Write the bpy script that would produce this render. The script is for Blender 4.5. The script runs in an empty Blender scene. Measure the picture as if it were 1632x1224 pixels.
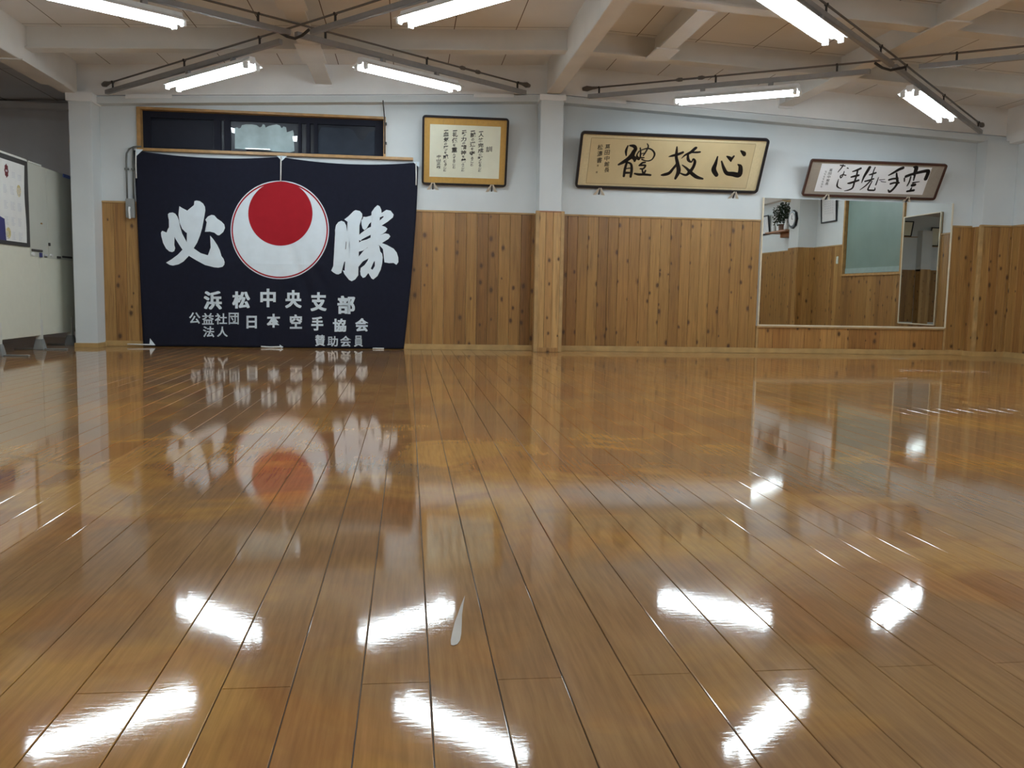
import bpy, bmesh, math, random
import numpy as np
from mathutils import Vector, Matrix
random.seed(7)
scene = bpy.context.scene
col = scene.collection

# ------------------------------------------------------------------ camera
CAM_H = 0.633
FPX, YAW, PITCH, ROLL = 1407.17, 0.118795, 0.1015265, -0.0182402
_f = np.array([math.sin(YAW)*math.cos(PITCH), math.cos(YAW)*math.cos(PITCH), -math.sin(PITCH)])
_r = np.array([math.cos(YAW), -math.sin(YAW), 0.0]); _d = np.cross(_f, _r)
_r2 = math.cos(ROLL)*_r + math.sin(ROLL)*_d
_d2 = -math.sin(ROLL)*_r + math.cos(ROLL)*_d
cam_data = bpy.data.cameras.new('camera')
cam_data.sensor_width = 36.0
cam_data.lens = FPX/1632*36.0
cam_data.clip_start = 0.02
cam = bpy.data.objects.new('camera', cam_data); col.objects.link(cam)
M = Matrix.Identity(4)
for i in range(3):
    M[i][0] = _r2[i]; M[i][1] = -_d2[i]; M[i][2] = -_f[i]
M[2][3] = CAM_H
cam.matrix_world = M
scene.camera = cam

# ------------------------------------------------------------------ world, exposure
world = bpy.data.worlds.new('night'); scene.world = world; world.use_nodes = True
world.node_tree.nodes['Background'].inputs[0].default_value = (0.012, 0.014, 0.02, 1)
world.node_tree.nodes['Background'].inputs[1].default_value = 0.3
scene.view_settings.view_transform = 'Standard'
scene.view_settings.look = 'None'
scene.view_settings.exposure = 0.0
scene.view_settings.gamma = 1.0
scene.view_settings.use_curve_mapping = False
TUBE_POWER = 48.0
LAMP_COL = (0.84, 0.97, 1.05, 1)
cy = scene.cycles
cy.max_bounces = 9; cy.diffuse_bounces = 5; cy.glossy_bounces = 6; cy.transmission_bounces = 4; cy.transparent_max_bounces = 10
cy.sample_clamp_indirect = 6.0; cy.sample_clamp_direct = 0.0
cy.caustics_reflective = True; cy.blur_glossy = 0.6; cy.caustics_refractive = False
cy.use_denoising = True

# ------------------------------------------------------------------ room dimensions (metres)
D = 9.911            # inner face of the far wall
RX = 7.03            # inner face of the right wall
REAR = -3.9
RIDGE = 1.56
WH = 1.529           # wainscot height
def zceil(x): return 3.115 - .045*abs(x-RIDGE)
def zcorn(x): return 2.729 - .0462*abs(x-RIDGE)
def ray(px, py):
    v = (px-816)/FPX*_r2 + (py-612)/FPX*_d2 + _f
    return v
def at(px, py, Y=D):
    v = ray(px, py); t = Y/v[1]
    return float(v[0]*t), float(v[2]*t+CAM_H)

# ------------------------------------------------------------------ materials
def new_mat(name):
    m = bpy.data.materials.new(name); m.use_nodes = True
    nt = m.node_tree; return m, nt, nt.nodes['Principled BSDF']
def node(nt, kind, ins=None, **props):
    n = nt.nodes.new(kind)
    for k, v in props.items(): setattr(n, k, v)
    for k, v in (ins or {}).items():
        if hasattr(v, 'is_output') or isinstance(v, bpy.types.NodeSocket): nt.links.new(v, n.inputs[k])
        else: n.inputs[k].default_value = v
    return n
def mth(nt, op, a, b=0.0, c=0.0):
    return node(nt, 'ShaderNodeMath', {0: a, 1: b, 2: c}, operation=op).outputs[0]
def ramp(nt, fac, stops):
    n = nt.nodes.new('ShaderNodeValToRGB'); nt.links.new(fac, n.inputs[0])
    el = n.color_ramp.elements
    while len(el) < len(stops): el.new(0.5)
    for e, (p, c) in zip(el, stops): e.position = p; e.color = c if len(c) == 4 else (*c, 1)
    return n.outputs[0]
def mixc(nt, fac, a, b, mode='MIX'):
    n = nt.nodes.new('ShaderNodeMix'); n.data_type = 'RGBA'; n.blend_type = mode
    for idx, v in ((0, fac), (6, a), (7, b)):
        if isinstance(v, bpy.types.NodeSocket): nt.links.new(v, n.inputs[idx])
        else: n.inputs[idx].default_value = v if not isinstance(v, tuple) or len(v) == 4 else (*v, 1)
    return n.outputs[2]
def simple(name, color, rough=.5, metal=0.0, var=.06, scale=12.0, bump=0.0, bscale=120.0, spec=.5):
    m, nt, b = new_mat(name)
    tc = node(nt, 'ShaderNodeTexCoord').outputs['Object']
    nz = node(nt, 'ShaderNodeTexNoise', {'Vector': tc, 'Scale': scale, 'Detail': 4.0}).outputs[0]
    lo = tuple(max(0, c*(1-var)) for c in color); hi = tuple(min(1, c*(1+var)) for c in color)
    nt.links.new(ramp(nt, nz, [(.3, lo), (.7, hi)]), b.inputs['Base Color'])
    b.inputs['Roughness'].default_value = rough; b.inputs['Metallic'].default_value = metal
    b.inputs['Specular IOR Level'].default_value = spec
    if bump:
        n2 = node(nt, 'ShaderNodeTexNoise', {'Vector': tc, 'Scale': bscale, 'Detail': 3.0}).outputs[0]
        bp = node(nt, 'ShaderNodeBump', {'Height': n2, 'Strength': bump, 'Distance': .002})
        nt.links.new(bp.outputs[0], b.inputs['Normal'])
    return m
def emit(name, color, strength):
    m = bpy.data.materials.new(name); m.use_nodes = True; nt = m.node_tree
    nt.nodes.remove(nt.nodes['Principled BSDF'])
    e = node(nt, 'ShaderNodeEmission', {0: color, 1: strength})
    nt.links.new(e.outputs[0], nt.nodes['Material Output'].inputs[0]); return m
def clear_glass(name):
    m = bpy.data.materials.new(name); m.use_nodes = True; nt = m.node_tree
    nt.nodes.remove(nt.nodes['Principled BSDF'])
    fr = node(nt, 'ShaderNodeFresnel', {'IOR': 1.45})
    tr = node(nt, 'ShaderNodeBsdfTransparent'); gl = node(nt, 'ShaderNodeBsdfGlossy', {'Roughness': .03})
    front = mth(nt, 'SUBTRACT', 1.0, node(nt, 'ShaderNodeNewGeometry').outputs['Backfacing'])
    mx = node(nt, 'ShaderNodeMixShader', {0: mth(nt, 'MULTIPLY', fr.outputs[0], front), 1: tr.outputs[0], 2: gl.outputs[0]})
    nt.links.new(mx.outputs[0], nt.nodes['Material Output'].inputs[0]); return m

def mat_floor():
    m, nt, b = new_mat('lacquered_floor_boards')
    tc = node(nt, 'ShaderNodeTexCoord').outputs['Object']
    geo = node(nt, 'ShaderNodeNewGeometry')
    rnd = geo.outputs['Random Per Island']
    n1 = node(nt, 'ShaderNodeTexNoise', {'Vector': tc, 'Scale': 2.3, 'Detail': 6.0, 'Roughness': .52, 'Distortion': .8}).outputs[0]
    off = node(nt, 'ShaderNodeVectorMath', {0: tc, 1: (13.1, 4.7, 2.0)}).outputs[0]
    n2 = node(nt, 'ShaderNodeTexNoise', {'Vector': off, 'Scale': 1.1, 'Detail': 5.0, 'Roughness': .55, 'Distortion': .5}).outputs[0]
    mp = node(nt, 'ShaderNodeMapping', {'Vector': tc, 'Scale': (60.0, 3.0, 1.0)}).outputs[0]
    gr = node(nt, 'ShaderNodeTexNoise', {'Vector': mp, 'Scale': 1.6, 'Detail': 5.0, 'Roughness': .6}).outputs[0]
    base = ramp(nt, rnd, [(0.0, (.315, .140, .048)), (.5, (.390, .183, .063)), (1.0, (.465, .228, .083))])
    worn = ramp(nt, n1, [(.42, (0, 0, 0)), (.50, (.40, .40, .40)), (.60, (1, 1, 1))])
    c1 = mixc(nt, worn, base, (.500, .262, .075))
    grey = ramp(nt, n2, [(.47, (0, 0, 0)), (.56, (1, 1, 1))])
    c2 = mixc(nt, mth(nt, 'MULTIPLY', grey, .75), c1, (.300, .174, .086))
    grain = ramp(nt, gr, [(.3, (.80, .80, .80)), (.7, (1.1, 1.1, 1.1))])
    c3 = mixc(nt, 1.0, c2, grain, 'MULTIPLY')
    nt.links.new(c3, b.inputs['Base Color'])
    rg = node(nt, 'ShaderNodeMapRange', {0: n1, 1: .35, 2: .7, 3: .042, 4: .070}).outputs[0]
    nt.links.new(rg, b.inputs['Roughness'])
    b.inputs['IOR'].default_value = 1.55
    w1 = node(nt, 'ShaderNodeTexNoise', {'Vector': tc, 'Scale': 28.0, 'Detail': 3.0}).outputs[0]
    mw = node(nt, 'ShaderNodeMapping', {'Vector': tc, 'Scale': (26.0, 95.0, 1.0), 'Rotation': (0, 0, .12)}).outputs[0]
    w2 = node(nt, 'ShaderNodeTexNoise', {'Vector': mw, 'Scale': 1.0, 'Detail': 3.0, 'Roughness': .6, 'Distortion': .4}).outputs[0]
    h = mth(nt, 'ADD', mth(nt, 'MULTIPLY', w1, .4), mth(nt, 'MULTIPLY', w2, .85))
    bp = node(nt, 'ShaderNodeBump', {'Height': h, 'Strength': .10, 'Distance': .0006})
    nt.links.new(bp.outputs[0], b.inputs['Normal'])
    return m

def mat_cedar(name, tint=(1, 1, 1), axis_x='X'):
    m, nt, b = new_mat(name)
    tc = node(nt, 'ShaderNodeTexCoord').outputs['Object']
    rnd = node(nt, 'ShaderNodeNewGeometry').outputs['Random Per Island']
    sep = node(nt, 'ShaderNodeSeparateXYZ', {0: tc})
    u = mth(nt, 'ADD', sep.outputs['X'], sep.outputs['Y'])
    shift = mth(nt, 'MULTIPLY', rnd, 37.0)
    v = mth(nt, 'ADD', sep.outputs['Z'], shift)
    gvec = node(nt, 'ShaderNodeCombineXYZ', {0: mth(nt, 'MULTIPLY', u, 24.0), 1: shift, 2: mth(nt, 'MULTIPLY', v, 1.1)}).outputs[0]
    gn = node(nt, 'ShaderNodeTexNoise', {'Vector': gvec, 'Scale': 1.6, 'Detail': 5.0, 'Roughness': .6, 'Distortion': 1.2}).outputs[0]
    cols = [(0.0, (.215, .108, .036)), (.3, (.315, .172, .058)), (.55, (.370, .212, .075)), (.8, (.285, .145, .048)), (1.0, (.440, .265, .100))]
    base = ramp(nt, rnd, [(p, tuple(a*t for a, t in zip(c, tint))) for p, c in cols])
    grain = ramp(nt, gn, [(.30, (.62, .58, .55)), (.5, (.95, .95, .95)), (.72, (1.18, 1.16, 1.1))])
    c = mixc(nt, 1.0, base, grain, 'MULTIPLY')
    wob = node(nt, 'ShaderNodeTexNoise', {'Vector': tc, 'Scale': 30.0, 'Detail': 2.0}).outputs[0]
    kv = node(nt, 'ShaderNodeCombineXYZ', {0: mth(nt, 'MULTIPLY', u, 8.3), 1: mth(nt, 'ADD', mth(nt, 'MULTIPLY', v, 5.2), mth(nt, 'MULTIPLY', wob, .12)), 2: 0.0}).outputs[0]
    vo = node(nt, 'ShaderNodeTexVoronoi', {'Vector': kv, 'Scale': 1.0, 'Randomness': 1.0}, voronoi_dimensions='2D')
    kcol = node(nt, 'ShaderNodeSeparateColor', {0: vo.outputs['Color']})
    ksz = mth(nt, 'ADD', mth(nt, 'MULTIPLY', kcol.outputs[1], .9), .55)
    kn = ramp(nt, mth(nt, 'DIVIDE', vo.outputs['Distance'], ksz), [(.07, (1, 1, 1)), (.11, (.45, .45, .45)), (.19, (0, 0, 0))])
    pick = mth(nt, 'GREATER_THAN', kcol.outputs[0], .66)
    c = mixc(nt, mth(nt, 'MULTIPLY', mth(nt, 'MULTIPLY', kn, pick), .92), c, (.060, .025, .011))
    nt.links.new(c, b.inputs['Base Color'])
    b.inputs['Roughness'].default_value = .38
    return m

def mat_ceiling():
    m, nt, b = new_mat('ceiling_panels')
    tc = node(nt, 'ShaderNodeTexCoord').outputs['Object']
    sep = node(nt, 'ShaderNodeSeparateXYZ', {0: tc})
    def seam(sock, pitch, phase, w):
        q = mth(nt, 'FRACT', mth(nt, 'DIVIDE', mth(nt, 'ADD', sock, phase), pitch))
        return mth(nt, 'LESS_THAN', q, w/pitch)
    lx = seam(sep.outputs['X'], .577, 60*.577+1.322, .008)
    ly = seam(sep.outputs['Y'], 1.56, 1.56*20-.60, .008)
    ln = mth(nt, 'MAXIMUM', lx, ly)
    nz = node(nt, 'ShaderNodeTexNoise', {'Vector': tc, 'Scale': 1.5, 'Detail': 4.0}).outputs[0]
    base = ramp(nt, nz, [(.3, (.74, .725, .71)), (.7, (.80, .79, .775))])
    nt.links.new(mixc(nt, ln, base, (.13, .09, .065)), b.inputs['Base Color'])
    b.inputs['Roughness'].default_value = .8
    return m

MT = {}
MT['floor'] = mat_floor()
MT['cedar'] = mat_cedar('knotty_cedar_boards', (1.03, .98, .86))
MT['cedar_pale'] = mat_cedar('pale_cedar_boards', (1.45, 1.52, 1.6))
MT['cedar_orange'] = mat_cedar('orange_cedar_boards', (1.12, 1.0, .85))
MT['trim_wood'] = simple('pine_trim', (.43, .27, .11), .45, var=.18, scale=9)
MT['sill_wood'] = simple('varnished_frame_wood', (.42, .24, .085), .4, var=.2, scale=14)
MT['base_wood'] = simple('baseboard_wood', (.46, .30, .12), .4, var=.15, scale=8)
MT['wall'] = simple('white_wallpaper', (.655, .69, .695), .75, var=.03, scale=3, bump=.15, bscale=300)
MT['steel'] = simple('cream_painted_steel', (.71, .685, .64), .55, var=.04, scale=4)
MT['bulk'] = simple('painted_upper_wall', (.83, .83, .82), .7, var=.04, scale=3)
MT['ceiling'] = mat_ceiling()
MT['grey_wall'] = simple('grey_alcove_wall', (.80, .80, .81), .8, var=.04, scale=3)
MT['navy'] = simple('navy_banner_cloth', (.0095, .0105, .021), .85, var=.1, scale=20, bump=.2, bscale=600, spec=.2)
MT['bwhite'] = simple('white_banner_print', (.78, .87, .93), .8, var=.03, scale=10, spec=.2)
MT['bred'] = simple('red_banner_print', (.34, .010, .018), .8, var=.04, scale=10, spec=.2)
MT['cord'] = simple('white_cord', (.75, .75, .72), .8)
MT['lamp_body'] = simple('white_lamp_enamel', (.85, .86, .86), .35)
MT['socket'] = simple('white_plastic', (.75, .75, .72), .4)
MT['tube'] = emit('lit_fluorescent_tube', LAMP_COL, TUBE_POWER)
MT['rail'] = simple('grey_galvanised_duct', (.30, .29, .285), .45, .3)
MT['rod'] = simple('painted_steel_rod', (.155, .135, .12), .5, .2)
MT['dark_metal'] = simple('dark_metal', (.045, .04, .038), .5, .4)
MT['black_frame'] = simple('black_lacquer', (.012, .013, .018), .3)
MT['brown_frame'] = simple('dark_red_wood_frame', (.065, .026, .020), .35, var=.15)
MT['mat_gold'] = simple('gold_brocade_mount', (.56, .33, .085), .7, var=.06, scale=40)
MT['mat_cream'] = simple('cream_silk_mount', (.74, .62, .37), .75, var=.05, scale=40)
MT['mat_grey'] = simple('grey_beige_mount', (.38, .335, .28), .75, var=.05, scale=40)
MT['paper_ivory'] = simple('ivory_paper', (.80, .80, .64), .8, var=.03)
MT['paper_tan'] = simple('aged_tan_paper', (.66, .53, .30), .8, var=.05, scale=6)
MT['paper_white'] = simple('white_paper', (.90, .90, .91), .8, var=.02)
MT['ink'] = simple('black_ink', (.012, .012, .015), .6)
MT['ink_grey'] = simple('grey_ink', (.035, .035, .033), .7)
MT['seal'] = simple('faded_seal_ink', (.30, .22, .12), .7)
MT['glass'] = clear_glass('picture_glass')
MT['clip'] = simple('ivory_bracket', (.70, .64, .53), .5)
m_, nt_, b_ = new_mat('mirror_silver'); b_.inputs['Base Color'].default_value = (.80, .82, .80, 1); b_.inputs['Metallic'].default_value = 1; b_.inputs['Roughness'].default_value = .008
MT['mirror'] = m_
MT['mirror_edge'] = simple('pale_mirror_edge', (.72, .64, .48), .4)
MT['panel_cream'] = simple('cream_partition_panel', (.70, .70, .585), .5, var=.02)
MT['sheet'] = simple('grey_green_steel_sheet', (.52, .53, .465), .45, var=.04, scale=3)
MT['foot'] = simple('grey_plastic_foot', (.24, .25, .24), .5)
MT['post'] = simple('white_post', (.66, .66, .60), .5)
MT['dark'] = simple('charcoal_board', (.045, .042, .04), .6)
MT['blue'] = simple('blue_tape', (.13, .20, .55), .5)
MT['bluedark'] = simple('dark_blue_print', (.03, .03, .14), .5)
MT['maroon'] = simple('maroon_seal_print', (.13, .015, .02), .6)
MT['sash'] = simple('black_window_sash', (.014, .015, .024), .7, spec=.15)
MT['pane'] = simple('night_window_pane', (.010, .012, .020), .30, spec=.25)
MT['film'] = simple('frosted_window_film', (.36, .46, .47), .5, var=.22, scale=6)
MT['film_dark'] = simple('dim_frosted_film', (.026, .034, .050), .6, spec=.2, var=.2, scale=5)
MT['gap'] = emit('street_light_seen_through_gap', (.85, .95, 1, 1), 3.0)
MT['steel_bar'] = simple('aluminium_handle', (.55, .55, .55), .3, .8)
MT['conduit'] = simple('grey_conduit', (.16, .165, .155), .5, .2)
MT['box'] = simple('grey_switch_box', (.30, .31, .30), .45, .3)
MT['blind'] = simple('grey_green_blind', (.175, .245, .213), .42, var=.08, scale=2.5)
MT['blind_bar'] = simple('pale_green_blind_hem', (.29, .38, .36), .45)
MT['leaf'] = simple('dark_green_leaves', (.018, .035, .016), .5, var=.4)
MT['shelf'] = simple('red_brown_shelf_wood', (.33, .155, .075), .5, var=.15)
MT['pot'] = simple('terracotta_pot', (.16, .075, .04), .6)
MT['porcelain'] = simple('white_porcelain', (.78, .78, .76), .25)
MT['rope'] = simple('straw_rope', (.50, .38, .20), .8)
MT['switch'] = simple('ivory_switch_plate', (.62, .66, .58), .4)
MT['gold'] = simple('yellow_print', (.60, .50, .24), .7, var=.3, scale=40)
MT['print_grey'] = simple('pale_grey_print', (.60, .61, .64), .7)
MT['poster'] = simple('poster_paper', (.76, .76, .73), .6, var=.03)

# ------------------------------------------------------------------ mesh builder
class MB:
    def __init__(s): s.v = []; s.f = []
    def add(s, vs, fs):
        o = len(s.v); s.v += [tuple(p) for p in vs]; s.f += [tuple(i+o for i in f) for f in fs]; return s
    def box(s, x0, x1, y0, y1, z0, z1):
        return s.add([(x0,y0,z0),(x1,y0,z0),(x1,y1,z0),(x0,y1,z0),(x0,y0,z1),(x1,y0,z1),(x1,y1,z1),(x0,y1,z1)],
                     [(0,3,2,1),(4,5,6,7),(0,1,5,4),(1,2,6,5),(2,3,7,6),(3,0,4,7)])
    def hexa(s, p):   # 8 corners: bottom ring then top ring
        return s.add(p, [(0,3,2,1),(4,5,6,7),(0,1,5,4),(1,2,6,5),(2,3,7,6),(3,0,4,7)])
    def prism(s, ring0, ring1):
        n = len(ring0)
        return s.add(list(ring0)+list(ring1), [tuple(range(n))[::-1], tuple(range(n, 2*n))]+[(i,(i+1)%n,n+(i+1)%n,n+i) for i in range(n)])
    def tube(s, pts, r, n=10):
        pts = [Vector(p) for p in pts]; rings = []
        up = Vector((0, 0, 1))
        for i, p in enumerate(pts):
            a = pts[max(0, i-1)]; b = pts[min(len(pts)-1, i+1)]; t = (b-a).normalized()
            if abs(t.dot(up)) > .95: up = Vector((1, 0, 0)) if abs(t.x) < .9 else Vector((0, 1, 0))
            u = t.cross(up).normalized(); w = u.cross(t)
            rr = r[i] if isinstance(r, (list, tuple)) else r
            rings.append([p+u*(rr*math.cos(2*math.pi*k/n))+w*(rr*math.sin(2*math.pi*k/n)) for k in range(n)])
        vs = [q for R_ in rings for q in R_]; fs = []
        for i in range(len(rings)-1):
            for k in range(n): fs.append((i*n+k, i*n+(k+1)%n, (i+1)*n+(k+1)%n, (i+1)*n+k))
        fs.append(tuple(range(n))[::-1]); fs.append(tuple((len(rings)-1)*n+k for k in range(n)))
        return s.add(vs, fs)
    def lathe(s, c, prof, n=20):   # prof: (r,z)
        vs = []; fs = []
        for r, z in prof: vs += [(c[0]+r*math.cos(2*math.pi*k/n), c[1]+r*math.sin(2*math.pi*k/n), c[2]+z) for k in range(n)]
        for i in range(len(prof)-1):
            for k in range(n): fs.append((i*n+k, i*n+(k+1)%n, (i+1)*n+(k+1)%n, (i+1)*n+k))
        fs.append(tuple(range(n))[::-1]); fs.append(tuple((len(prof)-1)*n+k for k in range(n)))
        return s.add(vs, fs)
    def map(s, fn): s.v = [tuple(fn(*p)) for p in s.v]; return s

def wpos(o):
    p = Vector((0, 0, 0))
    while o is not None: p += o.location; o = o.parent
    return p
def tag(o, label=None, cat=None, group=None, kind=None):
    if label: o['label'] = label
    if cat: o['category'] = cat
    if group: o['group'] = group
    if kind: o['kind'] = kind
    return o
def empty(name, loc, label, cat, group=None, rot=None):
    o = bpy.data.objects.new(name, None); o.empty_display_size = .1; o.location = loc
    if rot is not None: o.rotation_euler = rot
    col.objects.link(o); return tag(o, label, cat, group)
def obj(name, mb, m, parent=None, local=False, bevel=0.0, smooth=False, label=None, loc=None):
    """one mesh object; vertices are given in world metres unless local"""
    me = bpy.data.meshes.new(name)
    off = Vector((0, 0, 0))
    if parent is not None and not local: off = wpos(parent)
    if loc is not None: off = off + Vector(loc)
    if isinstance(mb, MB):
        me.from_pydata([tuple(Vector(p)-off) for p in mb.v], [], mb.f)
    else:
        me = mb
    bm = bmesh.new(); bm.from_mesh(me)
    bmesh.ops.recalc_face_normals(bm, faces=bm.faces)
    if bevel: bmesh.ops.bevel(bm, geom=list(bm.edges), offset=bevel, segments=2, affect='EDGES', clamp_overlap=True)
    bm.to_mesh(me); bm.free()
    if smooth: me.shade_smooth()
    me.materials.append(m)
    o = bpy.data.objects.new(name, me); col.objects.link(o)
    if parent is not None: o.parent = parent
    if loc is not None: o.location = loc
    if label: o['label'] = label
    return o
def struct(name, mb, m, label=None, cat=None, parent=None, **k):
    o = obj(name, mb, m, parent, **k)
    if parent is None: tag(o, label, cat or name.split('_')[0], None, 'structure')
    return o
def copy_tree(o, parent=None):
    c = o.copy(); col.objects.link(c); c.parent = parent
    for ch in [k for k in bpy.data.objects if k.parent == o]: copy_tree(ch, c)
    return c

# flat drawing on a plane: O + u*U + v*V, thickness along -N side
class Plane:
    def __init__(s, O, U, V):
        s.O = Vector(O); s.U = Vector(U).normalized(); s.V = Vector(V).normalized(); s.N = s.U.cross(s.V)   # N faces the room
    def P(s, u, v, n=0.0): return s.O + s.U*u + s.V*v + s.N*n
    def px(s, x, y):
        v = Vector(ray(x, y)); o = Vector((0, 0, CAM_H))
        t = (s.O-o).dot(s.N)/v.dot(s.N); q = o+v*t-s.O
        return q.dot(s.U), q.dot(s.V)
    def poly(s, mb, pts, n, th=.001):
        mb.prism([s.P(u, v, n-th) for u, v in pts], [s.P(u, v, n) for u, v in pts]); return mb
    def rect(s, mb, u0, u1, v0, v1, n0, n1):
        return mb.prism([s.P(u0,v0,n0), s.P(u1,v0,n0), s.P(u1,v1,n0), s.P(u0,v1,n0)], [s.P(u0,v0,n1), s.P(u1,v0,n1), s.P(u1,v1,n1), s.P(u0,v1,n1)])
    def stroke(s, mb, pts, n, pxmap=None, wscale=1.0, th=.0012):
        """brush stroke: (x,y,width) list, pxmap maps x,y into plane u,v"""
        q = []
        for x, y, w in pts:
            u, v = pxmap(x, y) if pxmap else (x, y); q.append((Vector((u, v)), w*wscale/2))
        fine = []
        for i in range(len(q)-1):
            p0 = q[max(0, i-1)]; p1 = q[i]; p2 = q[i+1]; p3 = q[min(len(q)-1, i+2)]
            for k in range(5):
                t = k/5
                c = [.5*((2*b)+(-a+c_)*t+(2*a-5*b+4*c_-d)*t*t+(-a+3*b-3*c_+d)*t**3) for a, b, c_, d in zip((*p0[0], p0[1]), (*p1[0], p1[1]), (*p2[0], p2[1]), (*p3[0], p3[1]))]
                fine.append((Vector(c[:2]), max(c[2], 1e-4)))
        fine.append(q[-1])
        L_, R_ = [], []
        for i, (p, w) in enumerate(fine):
            t = (fine[min(i+1, len(fine)-1)][0]-fine[max(i-1, 0)][0])
            t = t.normalized() if t.length > 1e-9 else Vector((1, 0)); nn = Vector((-t.y, t.x))
            L_.append(p+nn*w); R_.append(p-nn*w)
        for i in range(len(fine)-1):
            s.poly(mb, [R_[i], R_[i+1], L_[i+1], L_[i]], n, th)
        for p, w in fine:
            s.poly(mb, [(p.x+w*math.cos(2*math.pi*k/12), p.y+w*math.sin(2*math.pi*k/12)) for k in range(12)], n, th)
        return mb

_glyphs = {}
def glyph(ch, bold=0.0):
    """vertices (unit box 0..1) and faces of one character"""
    key = (ch, bold)
    if key in _glyphs: return _glyphs[key]
    c = bpy.data.curves.new('glyph', 'FONT'); c.body = ch; c.offset = bold; c.resolution_u = 3
    o = bpy.data.objects.new('glyph', c); col.objects.link(o)
    dg = bpy.context.evaluated_depsgraph_get()
    me = bpy.data.meshes.new_from_object(o.evaluated_get(dg))
    vs = [(v.co.x, v.co.y) for v in me.vertices]; fs = [tuple(p.vertices) for p in me.polygons]
    bpy.data.objects.remove(o); bpy.data.curves.remove(c); bpy.data.meshes.remove(me)
    xs = [a for a, _ in vs]; ys = [b for _, b in vs]
    x0, x1, y0, y1 = min(xs), max(xs), min(ys), max(ys)
    _glyphs[key] = ([((a-x0)/max(x1-x0, 1e-6), (b-y0)/max(y1-y0, 1e-6)) for a, b in vs], fs, (x1-x0)/max(y1-y0, 1e-6))
    return _glyphs[key]
def put_glyph(mb, pl, ch, u0, u1, v0, v1, n, bold=0.0, skew=0.0):
    vs, fs, _ = glyph(ch, bold)
    mb.add([pl.P(u0+(u1-u0)*a, v0+(v1-v0)*b+skew*(a-.5), n) for a, b in vs], fs)

# ================================================================== THE SETTING
# ---- floor: real boards with bevelled edges
BW, BX0, BL, BY0 = .110404, -.51225, 3.6366, 1.391
fb = MB()
i0 = int(math.floor((-6.3-BX0)/BW)); i1 = int(math.ceil((RX-BX0)/BW))
for i in range(i0, i1):
    x0 = BX0+i*BW; x1 = min(x0+BW, RX+.02)
    if x1-x0 < .02: continue
    off = BY0 if i % 2 == 0 else BY0+1.8183
    j0 = int(math.floor((REAR-off)/BL)); j1 = int(math.ceil((12.6-off)/BL))
    for j in range(j0, j1):
        y0 = max(off+j*BL, REAR-.02); y1 = min(off+(j+1)*BL, 12.6)
        if y1-y0 < .03: continue
        g, e, h = .0008, .0012, .0010
        ta, tb = random.gauss(0, .0003), random.gauss(0, .00004)
        cx_, cy_ = (x0+x1)/2, (y0+y1)/2
        def z(x, y): return (x-cx_)*ta + (y-cy_)*tb
        a = [(x0+g, y0+g*.5), (x1-g, y0+g*.5), (x1-g, y1-g*.5), (x0+g, y1-g*.5)]
        t = [(x0+g+e, y0+g+e*.4), (x1-g-e, y0+g+e*.4), (x1-g-e, y1-g-e*.4), (x0+g+e, y1-g-e*.4)]
        fb.add([(x, y, -h*3) for x, y in a]+[(x, y, -h+z(x, y)) for x, y in a]+[(x, y, z(x, y)) for x, y in t],
               [(8,9,10,11), (4,5,9,8), (5,6,10,9), (6,7,11,10), (7,4,8,11), (0,1,5,4), (1,2,6,5), (2,3,7,6), (3,0,4,7)])
floor = struct('floor', fb, MT['floor'], 'glossy lacquered brown hardwood board floor of the hall', 'floor')
struct('subfloor', MB().box(-6.4, RX+.3, REAR-.3, 12.7, -.06, -.005), MT['dark'], parent=floor)

# ---- ceiling: two gently sloping planes
cb = MB()
for xa, xb in ((-6.4, RIDGE), (RIDGE, RX+.1)):
    ya, yb = REAR-.1, 12.7
    za, zb = zceil(xa), zceil(xb)
    cb.hexa([(xa,ya,za),(xb,ya,zb),(xb,yb,zb),(xa,yb,za),(xa,ya,za+.06),(xb,ya,zb+.06),(xb,yb,zb+.06),(xa,yb,za+.06)])
struct('ceiling', cb, MT['ceiling'], 'low pitched panelled ceiling in brownish white paint', 'ceiling')

def boards(mb, x0, x1, z0, z1, y, face=-1, w=.12, axis='x', gap=.0016, th=.012, rnd=.0, seed=1):
    """vertical boards with small chamfered joints; axis x: wall along X at depth y, axis y: wall along Y at x=y"""
    rg = random.Random(seed); p = x0
    while p < x1-1e-6:
        q = min(p+w*(1+rg.uniform(-rnd, rnd)), x1)
        if x1-q < .03: q = x1
        c = .0025
        prof = [(p+gap/2, 0), (q-gap/2, 0), (q-gap/2, th-c), (q-gap/2-c, th), (p+gap/2+c, th), (p+gap/2, th-c)]
        if axis == 'x': lo = [(a, y+face*b, z0) for a, b in prof]; hi = [(a, y+face*b, z1) for a, b in prof]
        else: lo = [(y+face*b, a, z0) for a, b in prof]; hi = [(y+face*b, a, z1) for a, b in prof]
        mb.prism(lo, hi); p = q
    return mb

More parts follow.
